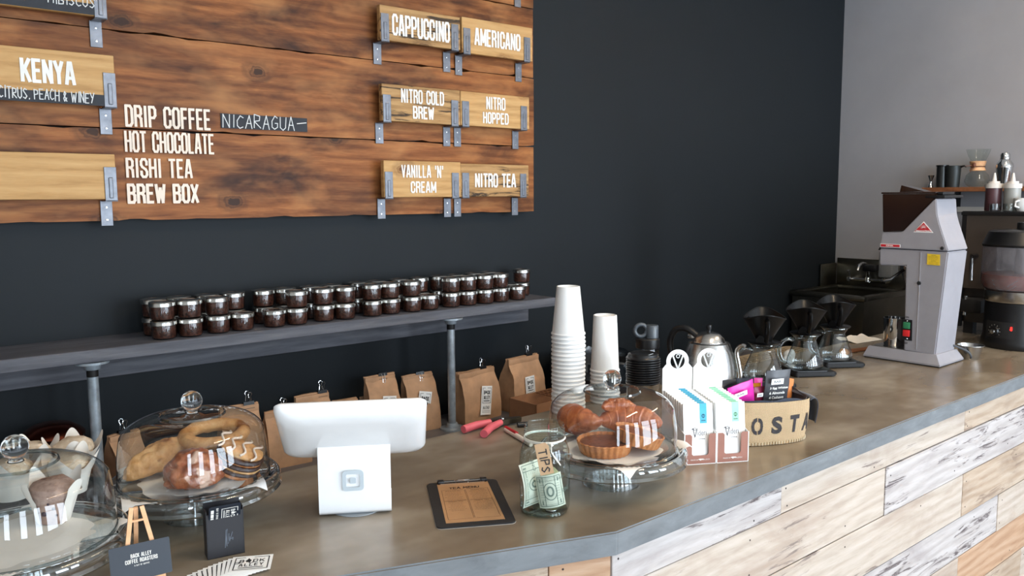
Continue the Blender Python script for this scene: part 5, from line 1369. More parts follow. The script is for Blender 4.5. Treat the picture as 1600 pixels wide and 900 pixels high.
# rolled lining at the left back, ear with grommet hanging on the right
rl_ = [(sup(a, 1.0)[0], sup(a, 1.0)[1], rimz(a)+.006) for a in [radians(105+i*9) for i in range(13)]]
obj('rolled_lining', tube(rl_, [.004+.008*sin(pi*i/12) for i in range(13)], 10), NAVY, t)
def ear(u, v):
    # starts along the right rim and hangs outwards
    y = (u-.5)*(.075-.045*v**2)-.012; x = .104+.034*sin(min(1, v*1.15)*pi/2); z = .104+.016*sin(v*pi)-.068*v**1.6
    return Vector((x+.004*sin(u*5), y, z+.006*(u-.5)))
er = obj('folded_ear', sheet(14, 16, ear, .002), NAVY, t)
gp = Vector(ear(.5, .66)); gn = (Vector(ear(.52, .66))-gp).cross(Vector(ear(.5, .7))-gp).normalized()
if gn.x < 0: gn = -gn
obj('grommet', lathe([(.0075, 0), (.015, 0), (.016, .0015), (.008, .002)], 24, close=True, T=basis(gp+gn*.002, (0, 1, 0), Vector((0, 0, 1)), gn)), M('slate_ring', (66, 76, 90), .5), er)
obj('grommet_hole', lathe([(0, .0012), (.008, .0012), (.008, .0008), (0, .0008)], 24, T=basis(gp+gn*.002, (0, 1, 0), Vector((0, 0, 1)), gn)), BLACKM, er)
# stencilled letters wrapped on the front
ST = M('stencil_ink', (52, 48, 50), .9, var=.15, scale=200)
def wrap(bm, s0, z0):
    # arc length along the front -> superellipse angle
    tab = []; L = 0; pa = None
    for i in range(721):
        a = radians(180+i*.25); x, y = sup(a, .93+.10*sin(.45*pi*.62)); 
        if pa: L += sqrt((x-pa[0])**2+(y-pa[1])**2)
        tab.append((L, a)); pa = (x, y)
    mid = L/2
    bmesh.ops.subdivide_edges(bm, edges=[e for e in bm.edges if e.calc_length() > .006], cuts=2)
    for v in bm.verts:
        s = mid+s0+v.co.x; j = min(range(0, 721), key=lambda i: abs(tab[i][0]-s)); a = tab[j][1]
        z = z0+v.co.y; vv = z/rimz(a); x, y = sup(a, .93+.10*sin(vv*pi*.62)); n_ = Vector((x/AX**2, y/AY**2, 0)).normalized()
        wn = .002*mnoise.noise(Vector((x*35, y*35, z*40)))
        v.co = Vector((x+wn, y+wn, z+.001))+n_*.0012
    return bm
for ch, s0 in (('C', -.108), ('O', -.056), ('S', -.004), ('T', .046), ('A', .088)):
    b = text_bm(ch, .026, .044, 0, .045)
    if ch in 'COAS':      # stencil bridge
        for v in b.verts: v.co.x += .0014 if v.co.x > 0 else -.0014
    if ch in 'OCA':
        bmesh.ops.bisect_plane(b, geom=list(b.verts)+list(b.edges)+list(b.faces), plane_co=(.0016, 0, 0), plane_no=(1, 0, 0))
        bmesh.ops.bisect_plane(b, geom=list(b.verts)+list(b.edges)+list(b.faces), plane_co=(-.0016, 0, 0), plane_no=(1, 0, 0))
        bmesh.ops.delete(b, geom=[f for f in b.faces if abs(f.calc_center_median().x) < .0016], context='FACES')
    bmesh.ops.triangulate(b, faces=b.faces)
    obj('stencil_letter', wrap(b, s0, .050), ST, t, norm=False)
# blanket stitches along the base
b = B()
for i in range(46):
    a = radians(185+i*4); x, y = sup(a, .955); tube([(x, y, .002), (x*1.006, y*1.006, .009)], .0011, 5, b)
obj('blanket_stitches', b, M('pale_twine', (206, 190, 160), .8), t)['kind'] = 'stuff'
def pouch(label, lx, ly, rz, tilt, w_, h_, mat, zb=.045, band=None, lines=(), seed=1, roll=0):
    R_ = Matrix.Rotation(bz, 3, 'Z'); p_ = bc_+R_ @ Vector((lx, ly, zb))
    o = thing('snack_pouch', label, 'pouch', p_, rot=(tilt, roll, bz+rz), group='snack pouches in the burlap basket')
    def pf_(s):
        def f(u, v):
            e = max(0, 1-(2*u-1)**4); ev = max(0, min(1, (1-v)*7, v*12)); 
            return Vector(((u-.5)*w_, s*(.0010+.008*e*ev*(.6+.4*v*0+.3*mnoise.noise(Vector((u*4, v*4, seed)))))+.002*mnoise.noise(Vector((u*3, v*5, seed+9))), v*h_))
        return f
    b = sheet(16, 20, pf_(-1)); sheet(16, 20, pf_(1), bm=b); bmesh.ops.remove_doubles(b, verts=b.verts, dist=1e-5)
    pk = obj('wrapper', b, mat, o, angle=50)
    yo = -.0140
    if band:
        bb = sheet(4, 1, lambda u, v: Vector((-w_*.38+u*w_*.5, yo, h_*.76+v*h_*.11))); obj('white_label', bb, WPAPER, pk, smooth=False)
        obj('label_print', place(text_bm('BAR', w_*.28, h_*.045, 0), WALLT(Vector((-w_*.13, yo-.0006, h_*.815)))), INK, pk, smooth=False, norm=False)
    for s_, zz, ww in lines:
        obj('lettering', place(text_bm(s_, ww, .0072, 0, .03), WALLT(Vector((-w_*.42+ww/2, yo-.0006, zz)))), WINK, pk, smooth=False, norm=False)
MAG = M('magenta_foil', (214, 44, 156), .35, var=.04, bmp=.2); CHA = M('charcoal_foil', (64, 64, 68), .4, var=.06, bmp=.2)
ORG = M('orange_foil', (200, 122, 66), .4, var=.08, bmp=.3); MAR = M('maroon_foil', (120, 28, 60), .4, var=.1, bmp=.3); MUST = M('mustard_foil', (206, 140, 30), .4, bmp=.2)
pouch('bright magenta pouch at the front left of the basket', -.060, -.012, radians(4), radians(10), .074, .112, MAG, band=1, lines=[('Coconut', .062, .034)], seed=2, roll=radians(-14))
pouch('charcoal pouch listing 3 Egg Whites, 6 Almonds, 4 Cashews', .024, -.010, radians(2), radians(8), .070, .134, CHA, band=1, lines=[('3 Egg Whites', .092, .052), ('6 Almonds', .080, .044), ('4 Cashews', .068, .042), ('2 Dates', .056, .032)], seed=3)
pouch('orange-copper pouch at the right back of the basket', .068, .014, radians(18), radians(-4), .054, .100, ORG, seed=4, roll=radians(14))
pouch('navy pouch with a white label behind the magenta one', -.036, .024, 0, 0, .050, .106, NAVY, band=1, seed=5)
pouch('mustard pouch deep between the magenta and charcoal pouches', -.020, .012, 0, radians(2), .040, .094, MUST, seed=6)
pouch('deep maroon pouch between the magenta and charcoal pouches', -.020, -.002, radians(6), radians(6), .036, .090, MAR, band=1, seed=7)
pouch('magenta pouch at the back, mostly hidden by the charcoal one', -.010, .024, radians(8), radians(-4), .044, .102, MAG, seed=8, roll=radians(6))

# ------------------------------------------------------------------ pour-over stations: scale, carafe, dripper
CAR = thin('carafe_glass', (240, 246, 247), 1.8, .01, .02)
DRP = M('dripper_black', (6, 6, 7), .3, spec=.3)
def station(k, px_, py_, label, srz, sc=1.0):
    P = onz(px_, py_, BT+.022)
    R_ = Vector((P.x, P.y, BT))
    s = thing('coffee_scale', 'flat black scale under the %s carafe' % label, 'scale', (P.x+.012, P.y-.006, BT+.0003), srz, 'black scales under the carafes')
    obj('body', prism(rrect(.150, .128, .012), xyz((0, 0, .003)), .013, bev=.003), BLACKM, s)
    obj('platform', prism(rrect(.118, .118, .01), xyz((-.012, 0, .0165)), .0042, bev=.001), BLACK, s)
    obj('display', prism(rrect(.02, .05, .003), xyz((.060, 0, .0162)), .0006), M('lcd_dark', (40, 44, 42), .3), s, smooth=False)
    for x in (-.06, .06):
        for y in (-.05, .05): obj('foot', lathe([(0, 0), (.007, 0), (.007, .0032), (0, .0032)], 12, T=Matrix.Translation((x, y, 0))), BLACK, s)
    c = thing('glass_carafe', 'glass pour-over carafe with handle, the %s of three' % label, 'carafe', (P.x, P.y, BT+.0218), radians(135), 'glass carafes on the counter')
    pr = [(0, .002), (.050, .002), (.058, .006), (.061, .014), (.058, .032), (.050, .056), (.041, .078), (.0355, .092), (.0345, .097), (.039, .106), (.047, .115)]
    obj('glass', lathe(dense(pr, 3), 56), CAR, c, angle=70)
    obj('rim', lathe([(.0470, .1145), (.0485, .1145), (.0485, .117), (.0470, .117)], 48, close=True), thin('rim_glass', None), c)
    hd = dense([(.036, 0, .096), (.062, 0, .098), (.083, 0, .078), (.086, 0, .05), (.076, 0, .026), (.060, 0, .018)], 5)
    obj('handle', tube(hd, .0050, 12, flat=1.5), thin('handle_glass', (225, 235, 236), 2.0, .02, .03), c)
    d = thing('dripper', 'black plastic pour-over dripper on the %s carafe' % label, 'dripper', (P.x, P.y, BT+.1392), radians(40), 'black drippers on the carafes')
    obj('base_disc', lathe([(0, 0), (.050, 0), (.053, .003), (.050, .0055), (.030, .007), (.022, .012), (0, .012)], 44), DRP, d)
    def cone(u, v, off=0):
        a = u*2*pi; r = .024+v*.036-off; ex = 1+.10*v*cos(2*a)
        return Vector((r*ex*1.06*cos(a), r/ex*sin(a), .010+v*(.078+.009*cos(2*a)+.010*max(0, cos(a-.0)))))
    b = sheet(72, 8, lambda u, v: cone(u, v)); sheet(72, 8, lambda u, v: cone(u, v, .0025), bm=b); bmesh.ops.remove_doubles(b, verts=b.verts, dist=1e-6)
    e = [cone(i/72, 1, .00125) for i in range(72)]
    obj('cone', b, DRP, d, angle=60); obj('lip', tube(e, .0022, 8, closed=True), DRP, d)
    b = B()
    for i in range(18):
        a = i*2*pi/18; tube([(.0235*cos(a), .0235*sin(a), .014), (.0575*cos(a), .0575*sin(a)*.92, .082)], .0012, 5, b)
    obj('inner_ribs', b, DRP, d)['kind'] = 'stuff'
    obj('handle', tube(dense([(-.058, 0, .080), (-.080, 0, .074), (-.078, 0, .045), (-.052, 0, .012)], 5), .005, 10, flat=1.6), DRP, d)
    arch = B(); prism([(-.014, 0), (-.014, .010), (0, .028), (.014, .010), (.014, 0)], lambda u, v, w_: Matrix.Rotation(radians(-115), 3, 'Z') @ Vector((u, -.030-w_+.006*v/.02, .006+v)), .010, arch); obj('foot_fin', arch, DRP, d, smooth=False)
    return P, c
P1, _ = station(0, 1192, 592, 'leftmost', radians(-34))
P2, _ = station(1, 1257, 574, 'middle', radians(-34))
P3, _ = station(2, 1303, 561, 'rightmost', radians(-34))
# brewed coffee filter seen behind the middle carafe; a crumpled cloth behind the right one
b = B(); bmesh.ops.create_icosphere(b, subdivisions=3, radius=.032)
for v in b.verts: v.co = Vector((v.co.x*1.0, v.co.y*.5, v.co.z*1.0))
lump(b, .006, 40, 3)
o = obj('used_filter', b, crust('stained_filter', [(.3, (150, 134, 116)), (.5, (196, 188, 178)), (.8, (222, 218, 210))], 20, .8)); o.location = (P2.x+.06, P2.y+.10, BT+.033); tag(o, 'crumpled coffee-stained paper filter behind the middle carafe', 'paper filter')
b = B(); bmesh.ops.create_icosphere(b, subdivisions=3, radius=.018); lump(b, .006, 70, 5)
for v in b.verts: v.co.z *= .7
o = obj('crumpled_tissue', b, M('white_tissue', (226, 224, 220), .8)); o.location = (P3.x+.082, P3.y+.01, BT+.0155); tag(o, 'small crumpled white tissue right of the rightmost carafe', 'tissue')
q = onz(1330, 530)
o = obj('paper_napkin', sheet(12, 8, lambda u, v: Vector(((u-.5)*.17, (v-.5)*.10, .002+.012*abs(sin(u*7+v*4))*v)), .0005), M('napkin', (206, 198, 184), .8)); o.location = (q.x, q.y-.035, BT); o.rotation_euler = (0, 0, radians(-8)); tag(o, 'white paper napkin lying at the back edge behind the rightmost carafe', 'napkin')
q1 = onz(1325, 548, BT+.01); q2 = onz(1356, 544, BT+.01); q3 = onz(1330, 540, BT+.01)
t = thing('wooden_spoon', 'orange-brown wooden paddle behind the grinder\'s foot', 'spoon', (0, 0, BT))
obj('handle', tube([(q1.x, q1.y, .008), (q2.x, q2.y, .008)], [.009, .008], 10, flat=.7), W_WSHELF, t)
obj('head', tube([(q1.x-.05, q1.y+.002, .008), (q1.x-.03, q1.y, .008), (q1.x+.005, q1.y, .008)], [.010, .018, .009], 12, flat=.4), M('honey_wood', (190, 132, 72), .5), t)

# ------------------------------------------------------------------ grinder
GR = M('grinder_grey', (158, 156, 162), .42, .25, var=.02)
GX0, GX1 = 2.988, 3.150
sg = lambda x, y: (lambda p: (p.y, p.z-BT))(onX(x, y, GX0))
t = thing('coffee_grinder', 'tall grey shop coffee grinder with brown hopper and red badge on the counter', 'grinder', (0, 0, BT+.0003))
pts = [sg(1374, 388.5), sg(1374, 414), sg(1415, 415.5), sg(1412, 548), sg(1461, 556), sg(1481.5, 394)]
obj('column', prism(pts, lambda u, v, w_: Vector((GX0+w_, u, v)), GX1-GX0, bev=.004), GR, t, smooth=False)
zs_ = pts[0][1]
pts = [sg(1374.5, 387.5), sg(1378, 364), sg(1410, 363), sg(1460, 312), sg(1463, 311), sg(1464.5, 336), sg(1468, 350), sg(1482, 393)]
obj('head', prism(pts, lambda u, v, w_: Vector((GX0-.002+w_, u, v+.001)), GX1-GX0+.004, bev=.003), GR, t, smooth=False)
# bright right-hand edge trim, hopper, hopper lid
pts = [sg(1378, 363.5), sg(1377.5, 304), sg(1462, 304), sg(1458, 312), sg(1410, 362)]
HOP = M('smoked_brown_plastic', (32, 16, 12), .18, coat=.4)
obj('hopper', prism(pts, lambda u, v, w_: Vector((GX0+.006+w_, u, v+.0015)), GX1-GX0-.012, bev=.002), HOP, t, smooth=False)
a = sg(1377, 304); c = sg(1462, 304)
obj('hopper_lid', addbx(B(), GX0+.002, GX1-.002, c[0], a[0]+.002, a[1]+.002, a[1]+.008, bev=.002), HOP, t, smooth=False)
fl_ = sg(1394, 292)
obj('hopper_flap', prism([(a[0]-.03, a[1]+.008), (a[0]-.035, fl_[1]+.006), (a[0]-.12, a[1]+.010)], lambda u, v, w_: Vector((GX0+.08+w_, u, v)), .06), HOP, t, smooth=False)
pk_ = sg(1470, 307)
obj('top_cap', addbx(addbx(B(), GX0+.004, GX1-.004, pk_[0]-.012, pk_[0]+.055, pk_[1]-.006, pk_[1]+.004, bev=.002), GX0+.02, GX1-.05, pk_[0], pk_[0]+.03, pk_[1]+.004, pk_[1]+.016, bev=.003), BLACK, t)
# lever at the front left of the head
l_ = sg(1366, 390)
obj('lever', prism([(l_[0], l_[1]-.002), (l_[0]-.03, l_[1]-.014), (l_[0]-.03, l_[1]+.03), (l_[0]-.018, l_[1]+.03)], lambda u, v, w_: Vector((GX0+.03+w_, u, v)), .09), BLACK, t, smooth=False)
obj('seam', addbx(B(), GX0-.0025, GX0-.0005, sg(1434, 500)[0]-.0008, sg(1434, 500)[0]+.0008, .05, sg(1434, 394)[1]), M('seam_light', (190, 188, 192), .3, .5), t, smooth=False)
# base with sloping sides
y0, y1 = onz(1469, 575).y, onz(1351, 557).y
b = B()
lo = [(GX0-.022, y0), (GX1+.018, y0), (GX1+.018, y1), (GX0-.022, y1)]; hi = [(GX0-.004, y0+.020), (GX1+.003, y0+.020), (GX1+.003, y1-.010), (GX0-.004, y1-.010)]
va = [b.verts.new((x, y, .004)) for x, y in lo]; vb = [b.verts.new((x, y, .010)) for x, y in lo]; vc = [b.verts.new((x, y, .042)) for x, y in hi]
for r1, r2 in ((va, vb), (vb, vc)):
    for k in range(4): b.faces.new((r1[k], r1[(k+1) % 4], r2[(k+1) % 4], r2[k]))
b.faces.new(va[::-1]); b.faces.new(vc)
obj('base', b, GR, t, smooth=False)
obj('base_gasket', addbx(B(), lo[0][0]+.003, lo[1][0]-.003, y0+.003, y1-.003, 0, .0038), BLACKM, t, smooth=False)
obj('drip_tray', addbx(B(), GX0+.004, GX1-.004, sg(1412, 548)[0]+.004, y1-.016, .0422, .0445), STEEL, t, smooth=False)
ch_ = sg(1404, 425)
obj('chute', lathe([(.012, -.05), (.03, .0), (.03, .03), (.028, .03), (.011, -.048)], 28, T=Matrix.Translation(((GX0+GX1)/2, ch_[0], ch_[1]+.005))), STEEL, t)
obj('chute_lever', tube([((GX0+GX1)/2-.03, ch_[0]+.01, ch_[1]), (GX0, ch_[0]+.03, ch_[1]-.03), (GX0-.01, ch_[0]+.05, ch_[1]-.035)], .006, 10), BLACK, t)
c = sg(1436, 442.5)
obj('side_screw', lathe([(0, 0), (.0075, 0), (.006, .003), (0, .0035)], 16, T=basis((GX0-.0002, c[0], c[1]), (0, -1, 0), (0, 0, 1), (-1, 0, 0))), BLACKM, t)
c = sg(1472.5, 388)
obj('side_screw', lathe([(0, 0), (.0065, 0), (.005, .003), (0, .0035)], 16, T=basis((GX0-.0022, c[0], c[1]), (0, -1, 0), (0, 0, 1), (-1, 0, 0))), BLACKM, t)
REDB = M('badge_red', (192, 34, 46), .4, var=.02); YEL = M('warning_yellow', (226, 190, 44), .5, var=.03)
def side(px_, py_): q = sg(px_, py_); return Vector((GX0-.0022, q[0], q[1]))
def poly(pp, mat, nm, off=0, par=None):
    q = [sg(*k) for k in pp]
    return obj(nm, prism(q, lambda u, v, w_: Vector((GX0-.0022-off-w_, u, v)), .0005), mat, par or t, smooth=False)
bd = poly([(1427.5, 363), (1444, 346), (1459, 364)], WPAPER, 'badge', .0002)
poly([(1429.5, 361.5), (1444, 348), (1456.5, 362.5)], REDB, 'badge_field', .0012, bd)
for k in range(7):
    a = radians(20+k*23.3); c_ = (1443.8, 358)
    poly([(c_[0]-cos(a)*2.2-.35, c_[1]-sin(a)*2.2), (c_[0]-cos(a)*2.2+.35, c_[1]-sin(a)*2.2), (c_[0]-cos(a)*6.4+.15, c_[1]-sin(a)*7.0), (c_[0]-cos(a)*6.4-.15, c_[1]-sin(a)*7.0)], WPAPER, 'ray', .0022, bd)
def sidetext(s, px_, py_, w_, h_, mat, par, off=.0026, nm='lettering', bold=.03):
    q = side(px_, py_); obj(nm, place(text_bm(s, w_, h_, 0, bold), sx(q+Vector((-off, 0, 0)))), mat, par, smooth=False, norm=False)
sidetext('MAHLKÖNIG', 1443.5, 360.8, .050, .0075, WPAPER, bd)
kd = poly([(1376, 380.5), (1407.5, 382), (1407.5, 387), (1376, 386)], WPAPER, 'name_plate', .0002)
poly([(1377, 381.3), (1406.5, 382.6), (1406.5, 386.3), (1377, 385.4)], REDB, 'plate_field', .0012, kd)
sidetext('KENIA', 1391, 383.8, .026, .0055, WPAPER, kd)
yl_ = poly([(1449.5, 396.5), (1469.5, 398), (1469, 415), (1449, 413.5)], YEL, 'warning_label', .0002)
for k in range(7): sidetext(['WARNING', 'disconnect before', 'opening the cover', 'do not put fingers', 'ACHTUNG', 'vor dem reinigen', 'netzstecker ziehen'][k], 1459.3, 399+k*2.2, .016 if k in (0, 4) else .034, .0026, INK, yl_, .0016, bold=0)
sw = poly([(1409, 498.5), (1426, 500), (1425.5, 532.5), (1408.5, 530.5)], BLACK, 'switch_plate', .0006)
g_ = side(1417.5, 508.5); r_ = side(1417, 520.5)
obj('green_button', box(B(), g_+Vector((-.003, 0, 0)), (.006, .024, .024), bev=.002), M('button_green', (50, 120, 80), .35), sw)
obj('red_button', box(B(), r_+Vector((-.003, 0, 0)), (.006, .024, .024), bev=.002), M('button_red', (206, 40, 42), .35), sw)
for yy in (501.5, 529): obj('screw', lathe([(0, 0), (.003, 0), (.002, .0015), (0, .0016)], 10, T=basis(side(1417.5, yy)+Vector((-.0011, 0, 0)), (0, -1, 0), (0, 0, 1), (-1, 0, 0))), CHROME, sw)
sidetext('ON', 1418, 495.5, .012, .006, INK, t, .0002); sidetext('OFF', 1416, 536, .012, .006, INK, t, .0002)
tp_ = [onX(1415, 536, 3.0)]
# dosing cup on the base
cy = onX(1397, 545, 3.062); 
h_ = zat((3.062, cy.y), 496)-BT-.045
c = thing('dosing_cup', 'polished steel dosing cup on the grinder\'s foot', 'cup', (3.062, cy.y, BT+.0450))
rc = .041
obj('cup_body', lathe([(0, 0), (rc*.86, 0), (rc*.9, .003), (rc, h_), (rc-.0015, h_), (rc*.86, .004), (0, .004)], 40), CHROME, c)
# power cord behind the grinder
obj('power_cord', tube(dense([(GX1-.02, y0+.03, .06), (GX1+.03, y0-.005, .035), (GX1+.05, y0-.012, .008), (GX1+.06, y0+.03, .006), (GX1+.09, y0+.15, .006)], 5), .004, 8), M('grey_cord', (70, 72, 76), .5), t)
P = onz(1515, 560)
c = thing('ramekin', 'small flared steel sauce cup right of the grinder', 'cup', (P.x, P.y, BT+.0003))
hR = zat(P, 538.5)-BT; fR = .046
obj('cup_body', lathe([(0, 0), (fR*.68, 0), (fR*.70, .002), (fR*.97, hR-.003), (fR*1.06, hR-.0015), (fR*1.06, hR), (fR*.95, hR-.001), (fR*.66, .003), (0, .003)], 40), STEEL, c)

# ------------------------------------------------------------------ chocolate dispenser
P = onz(1590, 541)
Z = lambda y: zat(P, y)-BT
t = thing('hot_chocolate_machine', 'black drink machine with a steamed clear bowl of brown liquid, right of the grinder', 'drink machine', (P.x, P.y, BT+.0003), radians(0))
rb = .128
obj('base', lathe([(0, 0), (rb*1.02, 0), (rb*1.05, .008), (rb*1.03, .03), (rb*.98, .05), (rb*.96, Z(470)-.002), (0, Z(470)-.002)], 72), BLACK, t)
z1 = Z(470); z2 = Z(452)
obj('steel_ring', lathe([(0, z1), (rb*.98, z1), (rb*1.0, z1+.004), (rb*1.0, z2-.003), (rb*.97, z2), (0, z2)], 72), STEEL, t)
z3 = z2+.002; z4 = Z(384); rB = .143
def steam():
    m = bpy.data.materials.new('steamed_bowl'); m.use_nodes = True; nt = m.node_tree; nt.nodes.clear()
    o = nd(nt, 'ShaderNodeOutputMaterial'); mx = nd(nt, 'ShaderNodeMixShader'); tr = nd(nt, 'ShaderNodeBsdfTransparent')
    p = nd(nt, 'ShaderNodeBsdfPrincipled'); p.inputs['Base Color'].default_value = lin((176, 172, 176)); p.inputs['Roughness'].default_value = .15
    v = coords(nt, (1, 1, 1)); f = noi(nt, v, 9, 6, .7, .6); tr.inputs[0].default_value = lin((205, 200, 200))
    r = ramp(nt, f, [(.3, (.10, .10, .10, 1)), (.65, (.42, .42, .42, 1))]); nt.links.new(r, mx.inputs[0])
    nt.links.new(tr.outputs[0], mx.inputs[1]); nt.links.new(p.outputs[0], mx.inputs[2]); nt.links.new(mx.outputs[0], o.inputs[0]); return m
obj('bowl', lathe([(.06, z3), (rB*.90, z3), (rB*.97, z3+.012), (rB, z3+.03), (rB*.985, z4)], 72), steam(), t)
zl_ = Z(428)
obj('drinking_chocolate', lathe([(0, z3+.002), (rB*.88, z3+.002), (rB*.95, z3+.013), (rB*.975, z3+.03), (rB*.975, zl_), (0, zl_)], 72), M('drinking_chocolate', (150, 58, 28), .3, var=.1, coat=.4), t)
obj('agitator_core', lathe([(0, z3), (.03, z3), (.026, z4-.01), (0, z4-.01)], 32), M('grey_core', (150, 148, 150), .4), t)
z5 = Z(361)
obj('bowl_lid', lathe([(rB*1.0, z4-.002), (rB*1.02, z4+.006), (rB*.98, z4+.016), (rB*.86, z5-.002), (rB*.80, z5+.002), (rB*.5, z5+.006), (0, z5+.007)], 72), BLACK, t)
obj('lid_knob', lathe([(0, z5+.005), (.027, z5+.005), (.027, z5+.030), (.024, z5+.034), (0, z5+.034)], 36), BLACK, t)
# control panel on the side facing the customers' left
va_ = atan2(-P.y, -P.x) # towards the camera
def onbody(px_, py_):
    """the point of the base's cylinder seen in column px_, row py_"""
    best = None
    for i in range(-80, 81):
        a = va_+radians(i); q = Vector((P.x+rb*.97*cos(a), P.y+rb*.97*sin(a), BT+.1)); e = abs(proj(q)[0]-px_)
        if best is None or e < best[0]: best = (e, a)
    a = best[1]; q = (P.x+rb*.97*cos(a), P.y+rb*.97*sin(a)); return a, zat(q, py_)-BT
def patch(px0, px1, py0, py1, mat, nm, off, par, nn=8):
    a0, za = onbody(px0, py0); a1, zb2 = onbody(px1, py1)
    b = sheet(nn, 1, lambda u, v: Vector(((rb*.965+off)*cos(a0+(a1-a0)*u), (rb*.965+off)*sin(a0+(a1-a0)*u), zb2+(za-zb2)*v)), .001); return obj(nm, b, mat, par)
pn = patch(1543, 1588, 499, 533, BLACKM, 'control_panel', .004, t)
a_, z_ = onbody(1556, 517); Tn = basis(((rb*.965+.006)*cos(a_), (rb*.965+.006)*sin(a_), z_), (-sin(a_), cos(a_), 0), (0, 0, 1), (cos(a_), sin(a_), 0))
obj('dial', lathe([(0, .0), (.020, 0), (.018, .006), (0, .006)], 30, T=Tn), BLACK, pn)
obj('dial_cap', lathe([(0, .006), (.010, .006), (.009, .013), (0, .014)], 24, T=Tn @ Matrix.Translation((0, -.002, 0))), STEEL, pn)
b = B()
for k in range(9):
    an = radians(-30+k*30); stroke_line(b, [(.023*cos(an), .023*sin(an)), (.026*cos(an), .026*sin(an))], .0015, 0)
obj('dial_marks', place(b, Tn), WINK, pn, smooth=False, norm=False)
a2_, z2_ = onbody(1581, 514); Tn2 = basis(((rb*.965+.0065)*cos(a2_), (rb*.965+.0065)*sin(a2_), z2_), (-sin(a2_), cos(a2_), 0), (0, 0, 1), (cos(a2_), sin(a2_), 0))
dg = text_bm('8', .008, .015, 0)
obj('red_digit', place(dg, Tn2), M('red_led', (255, 30, 24), .5, emit=6), pn, smooth=False, norm=False)
for k in range(5): patch(1569, 1591, 474.5+k*4.2, 476.3+k*4.2, M('vent_shadow', (6, 6, 7), .7), 'vent_slot', .0015, t)
for k in range(5): patch(1547, 1551, 474.5+k*4.2, 476.3+k*4.2, M('vent_shadow', (6, 6, 7), .7), 'vent_slot', .0015, t, 2)

# ------------------------------------------------------------------ espresso machine behind, and what stands on it
EX = 3.80
q = onX(1504, 331, EX); zE = q.z-BT; yE = q.y
t = thing('espresso_machine', 'black-framed espresso machine behind the drink machine, bottles on its top', 'espresso machine', (0, 0, BT+.0003))
y9 = .98; XE = 4.42
b = B()
for y_ in (y9, yE-.016): 
    for x_ in (EX, XE-.016): addbx(b, x_, x_+.016, y_, y_+.016, .03, zE)
addbx(b, EX-.004, XE, y9-.004, yE+.004, zE-.014, zE, bev=.002)
addbx(b, EX, EX+.03, y9, yE, zE, zE+.003)
obj('frame', b, BLACK, t, smooth=False)
obj('body', addbx(B(), EX+.02, XE-.02, y9+.01, yE-.01, .05, zE-.02), M('bronze_panel', (58, 54, 50), .3, .5), t, smooth=False)
obj('side_panel', addbx(B(), EX+.004, EX+.019, y9+.018, yE-.017, .20, zE-.0145), M('smoked_panel', (76, 68, 62), .25, .2, var=.1, scale=3), t, smooth=False)
for x_ in (EX+.02, XE-.06):
    for y_ in (y9+.02, yE-.06): obj('foot', addbx(B(), x_, x_+.04, y_, y_+.04, 0, .05), BLACKM, t, smooth=False)
w0 = onX(1519, 402, EX-.04); w1 = onX(1517, 438, EX-.04); w2 = onX(1509, 462, EX-.05); w3 = onX(1506, 492, EX-.05)
obj('steam_wand', tube([(EX+.02, w0.y, w0.z-BT), (w0.x, w0.y, w0.z-BT), (w1.x, w1.y, w1.z-BT)], .005, 10), CHROME, t)
obj('portafilter_handle', tube([(w2.x, w2.y, w2.z-BT), (w3.x, w3.y, w3.z-BT)], .008, 10), STEEL, t)
obj('wand_joint', tube([(EX+.02, w0.y, w0.z-BT+.004), (w0.x-.004, w0.y, w0.z-BT+.004)], .009, 10), BLACK, t)
obj('group_head', addbx(B(), EX-.06, EX+.02, yE-.12, yE-.02, .10, .16, bev=.01), BLACKM, t)
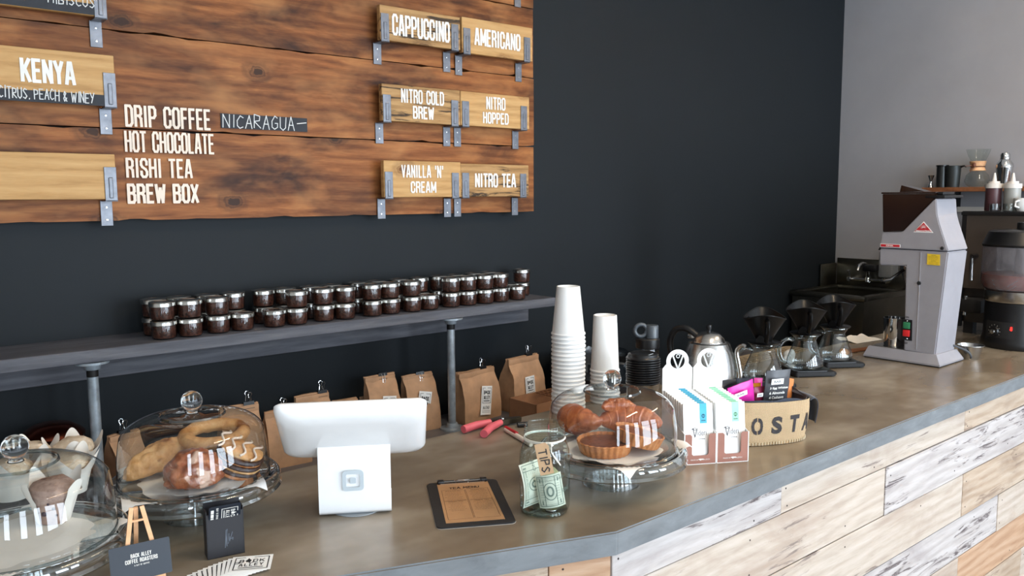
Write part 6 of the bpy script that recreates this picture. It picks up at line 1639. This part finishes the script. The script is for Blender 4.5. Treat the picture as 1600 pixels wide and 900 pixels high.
def ontop(px_, X): 
    lo, hi = .3, 2.2
    for _ in range(40):
        mid = (lo+hi)/2
        if proj((X, mid, BT+zE))[0] < px_: hi = mid
        else: lo = mid
    return (X, lo, BT+zE+.0035)
SQ = M('cream_cap', (206, 200, 194), .5)
def bottle(px_, label, mat, X):
    p_ = ontop(px_, X); h_ = zat(p_, 270)-p_[2]; hc_ = zat(p_, 287)-p_[2]
    b_ = thing('squeeze_bottle', label, 'bottle', p_, 0, 'squeeze bottles on the espresso machine'); hb_ = zat(p_, 294)-p_[2]
    r = .033
    obj('bottle_body', lathe([(0, 0), (r*.94, 0), (r, .004), (r*.97, hb_), (0, hb_)], 36), mat, b_)
    obj('screw_cap', lathe([(0, hb_), (r*1.05, hb_), (r*1.05, hc_), (r*.68, hc_+.001), (r*.66, hc_+.010), (0, hc_+.010)], 36), SQ, b_)
    obj('nozzle', lathe([(r*.3, hc_+.010), (r*.2, hc_+.03), (r*.1, h_), (0, h_)], 20), SQ, b_)
bottle(1551, 'squeeze bottle of dark red-brown syrup with a pointed white cap', M('syrup_brown', (82, 54, 58), .35), EX+.08)
bottle(1580, 'nearly clear squeeze bottle with a pointed white cap', M('cloudy_plastic', (146, 146, 142), .35, var=.03), EX+.08)
for px_, s_ in ((1554, .028), (1576, .028)):
    p_ = ontop(px_, EX+.0335-.0); g_ = thing('shot_glass', 'clear shot glass before the %s squeeze bottle' % ('dark' if px_ == 1554 else 'cloudy'), 'glass', (p_[0]+.0, p_[1], p_[2]), 0, 'shot glasses on the espresso machine')
    obj('glass', lathe([(0, .002), (.018, .002), (.019, .0), (.021, .032), (.0195, .032), (.0175, .006), (0, .006)], 28), SG_, g_)
p_ = ontop(1600, EX+.06); g_ = thing('white_mug', 'white mug cut off by the right edge on the espresso machine', 'mug', p_, 0)
obj('mug_body', lathe([(0, 0), (.025, 0), (.036, .03), (.038, .055), (.036, .055), (.034, .03), (.023, .004), (0, .004)], 32), CUP, g_)
obj('handle', tube([(-.034, .01, .045), (-.055, .016, .04), (-.056, .016, .022), (-.034, .01, .016)], .004, 8), CUP, g_)
bpy.context.view_layer.update()
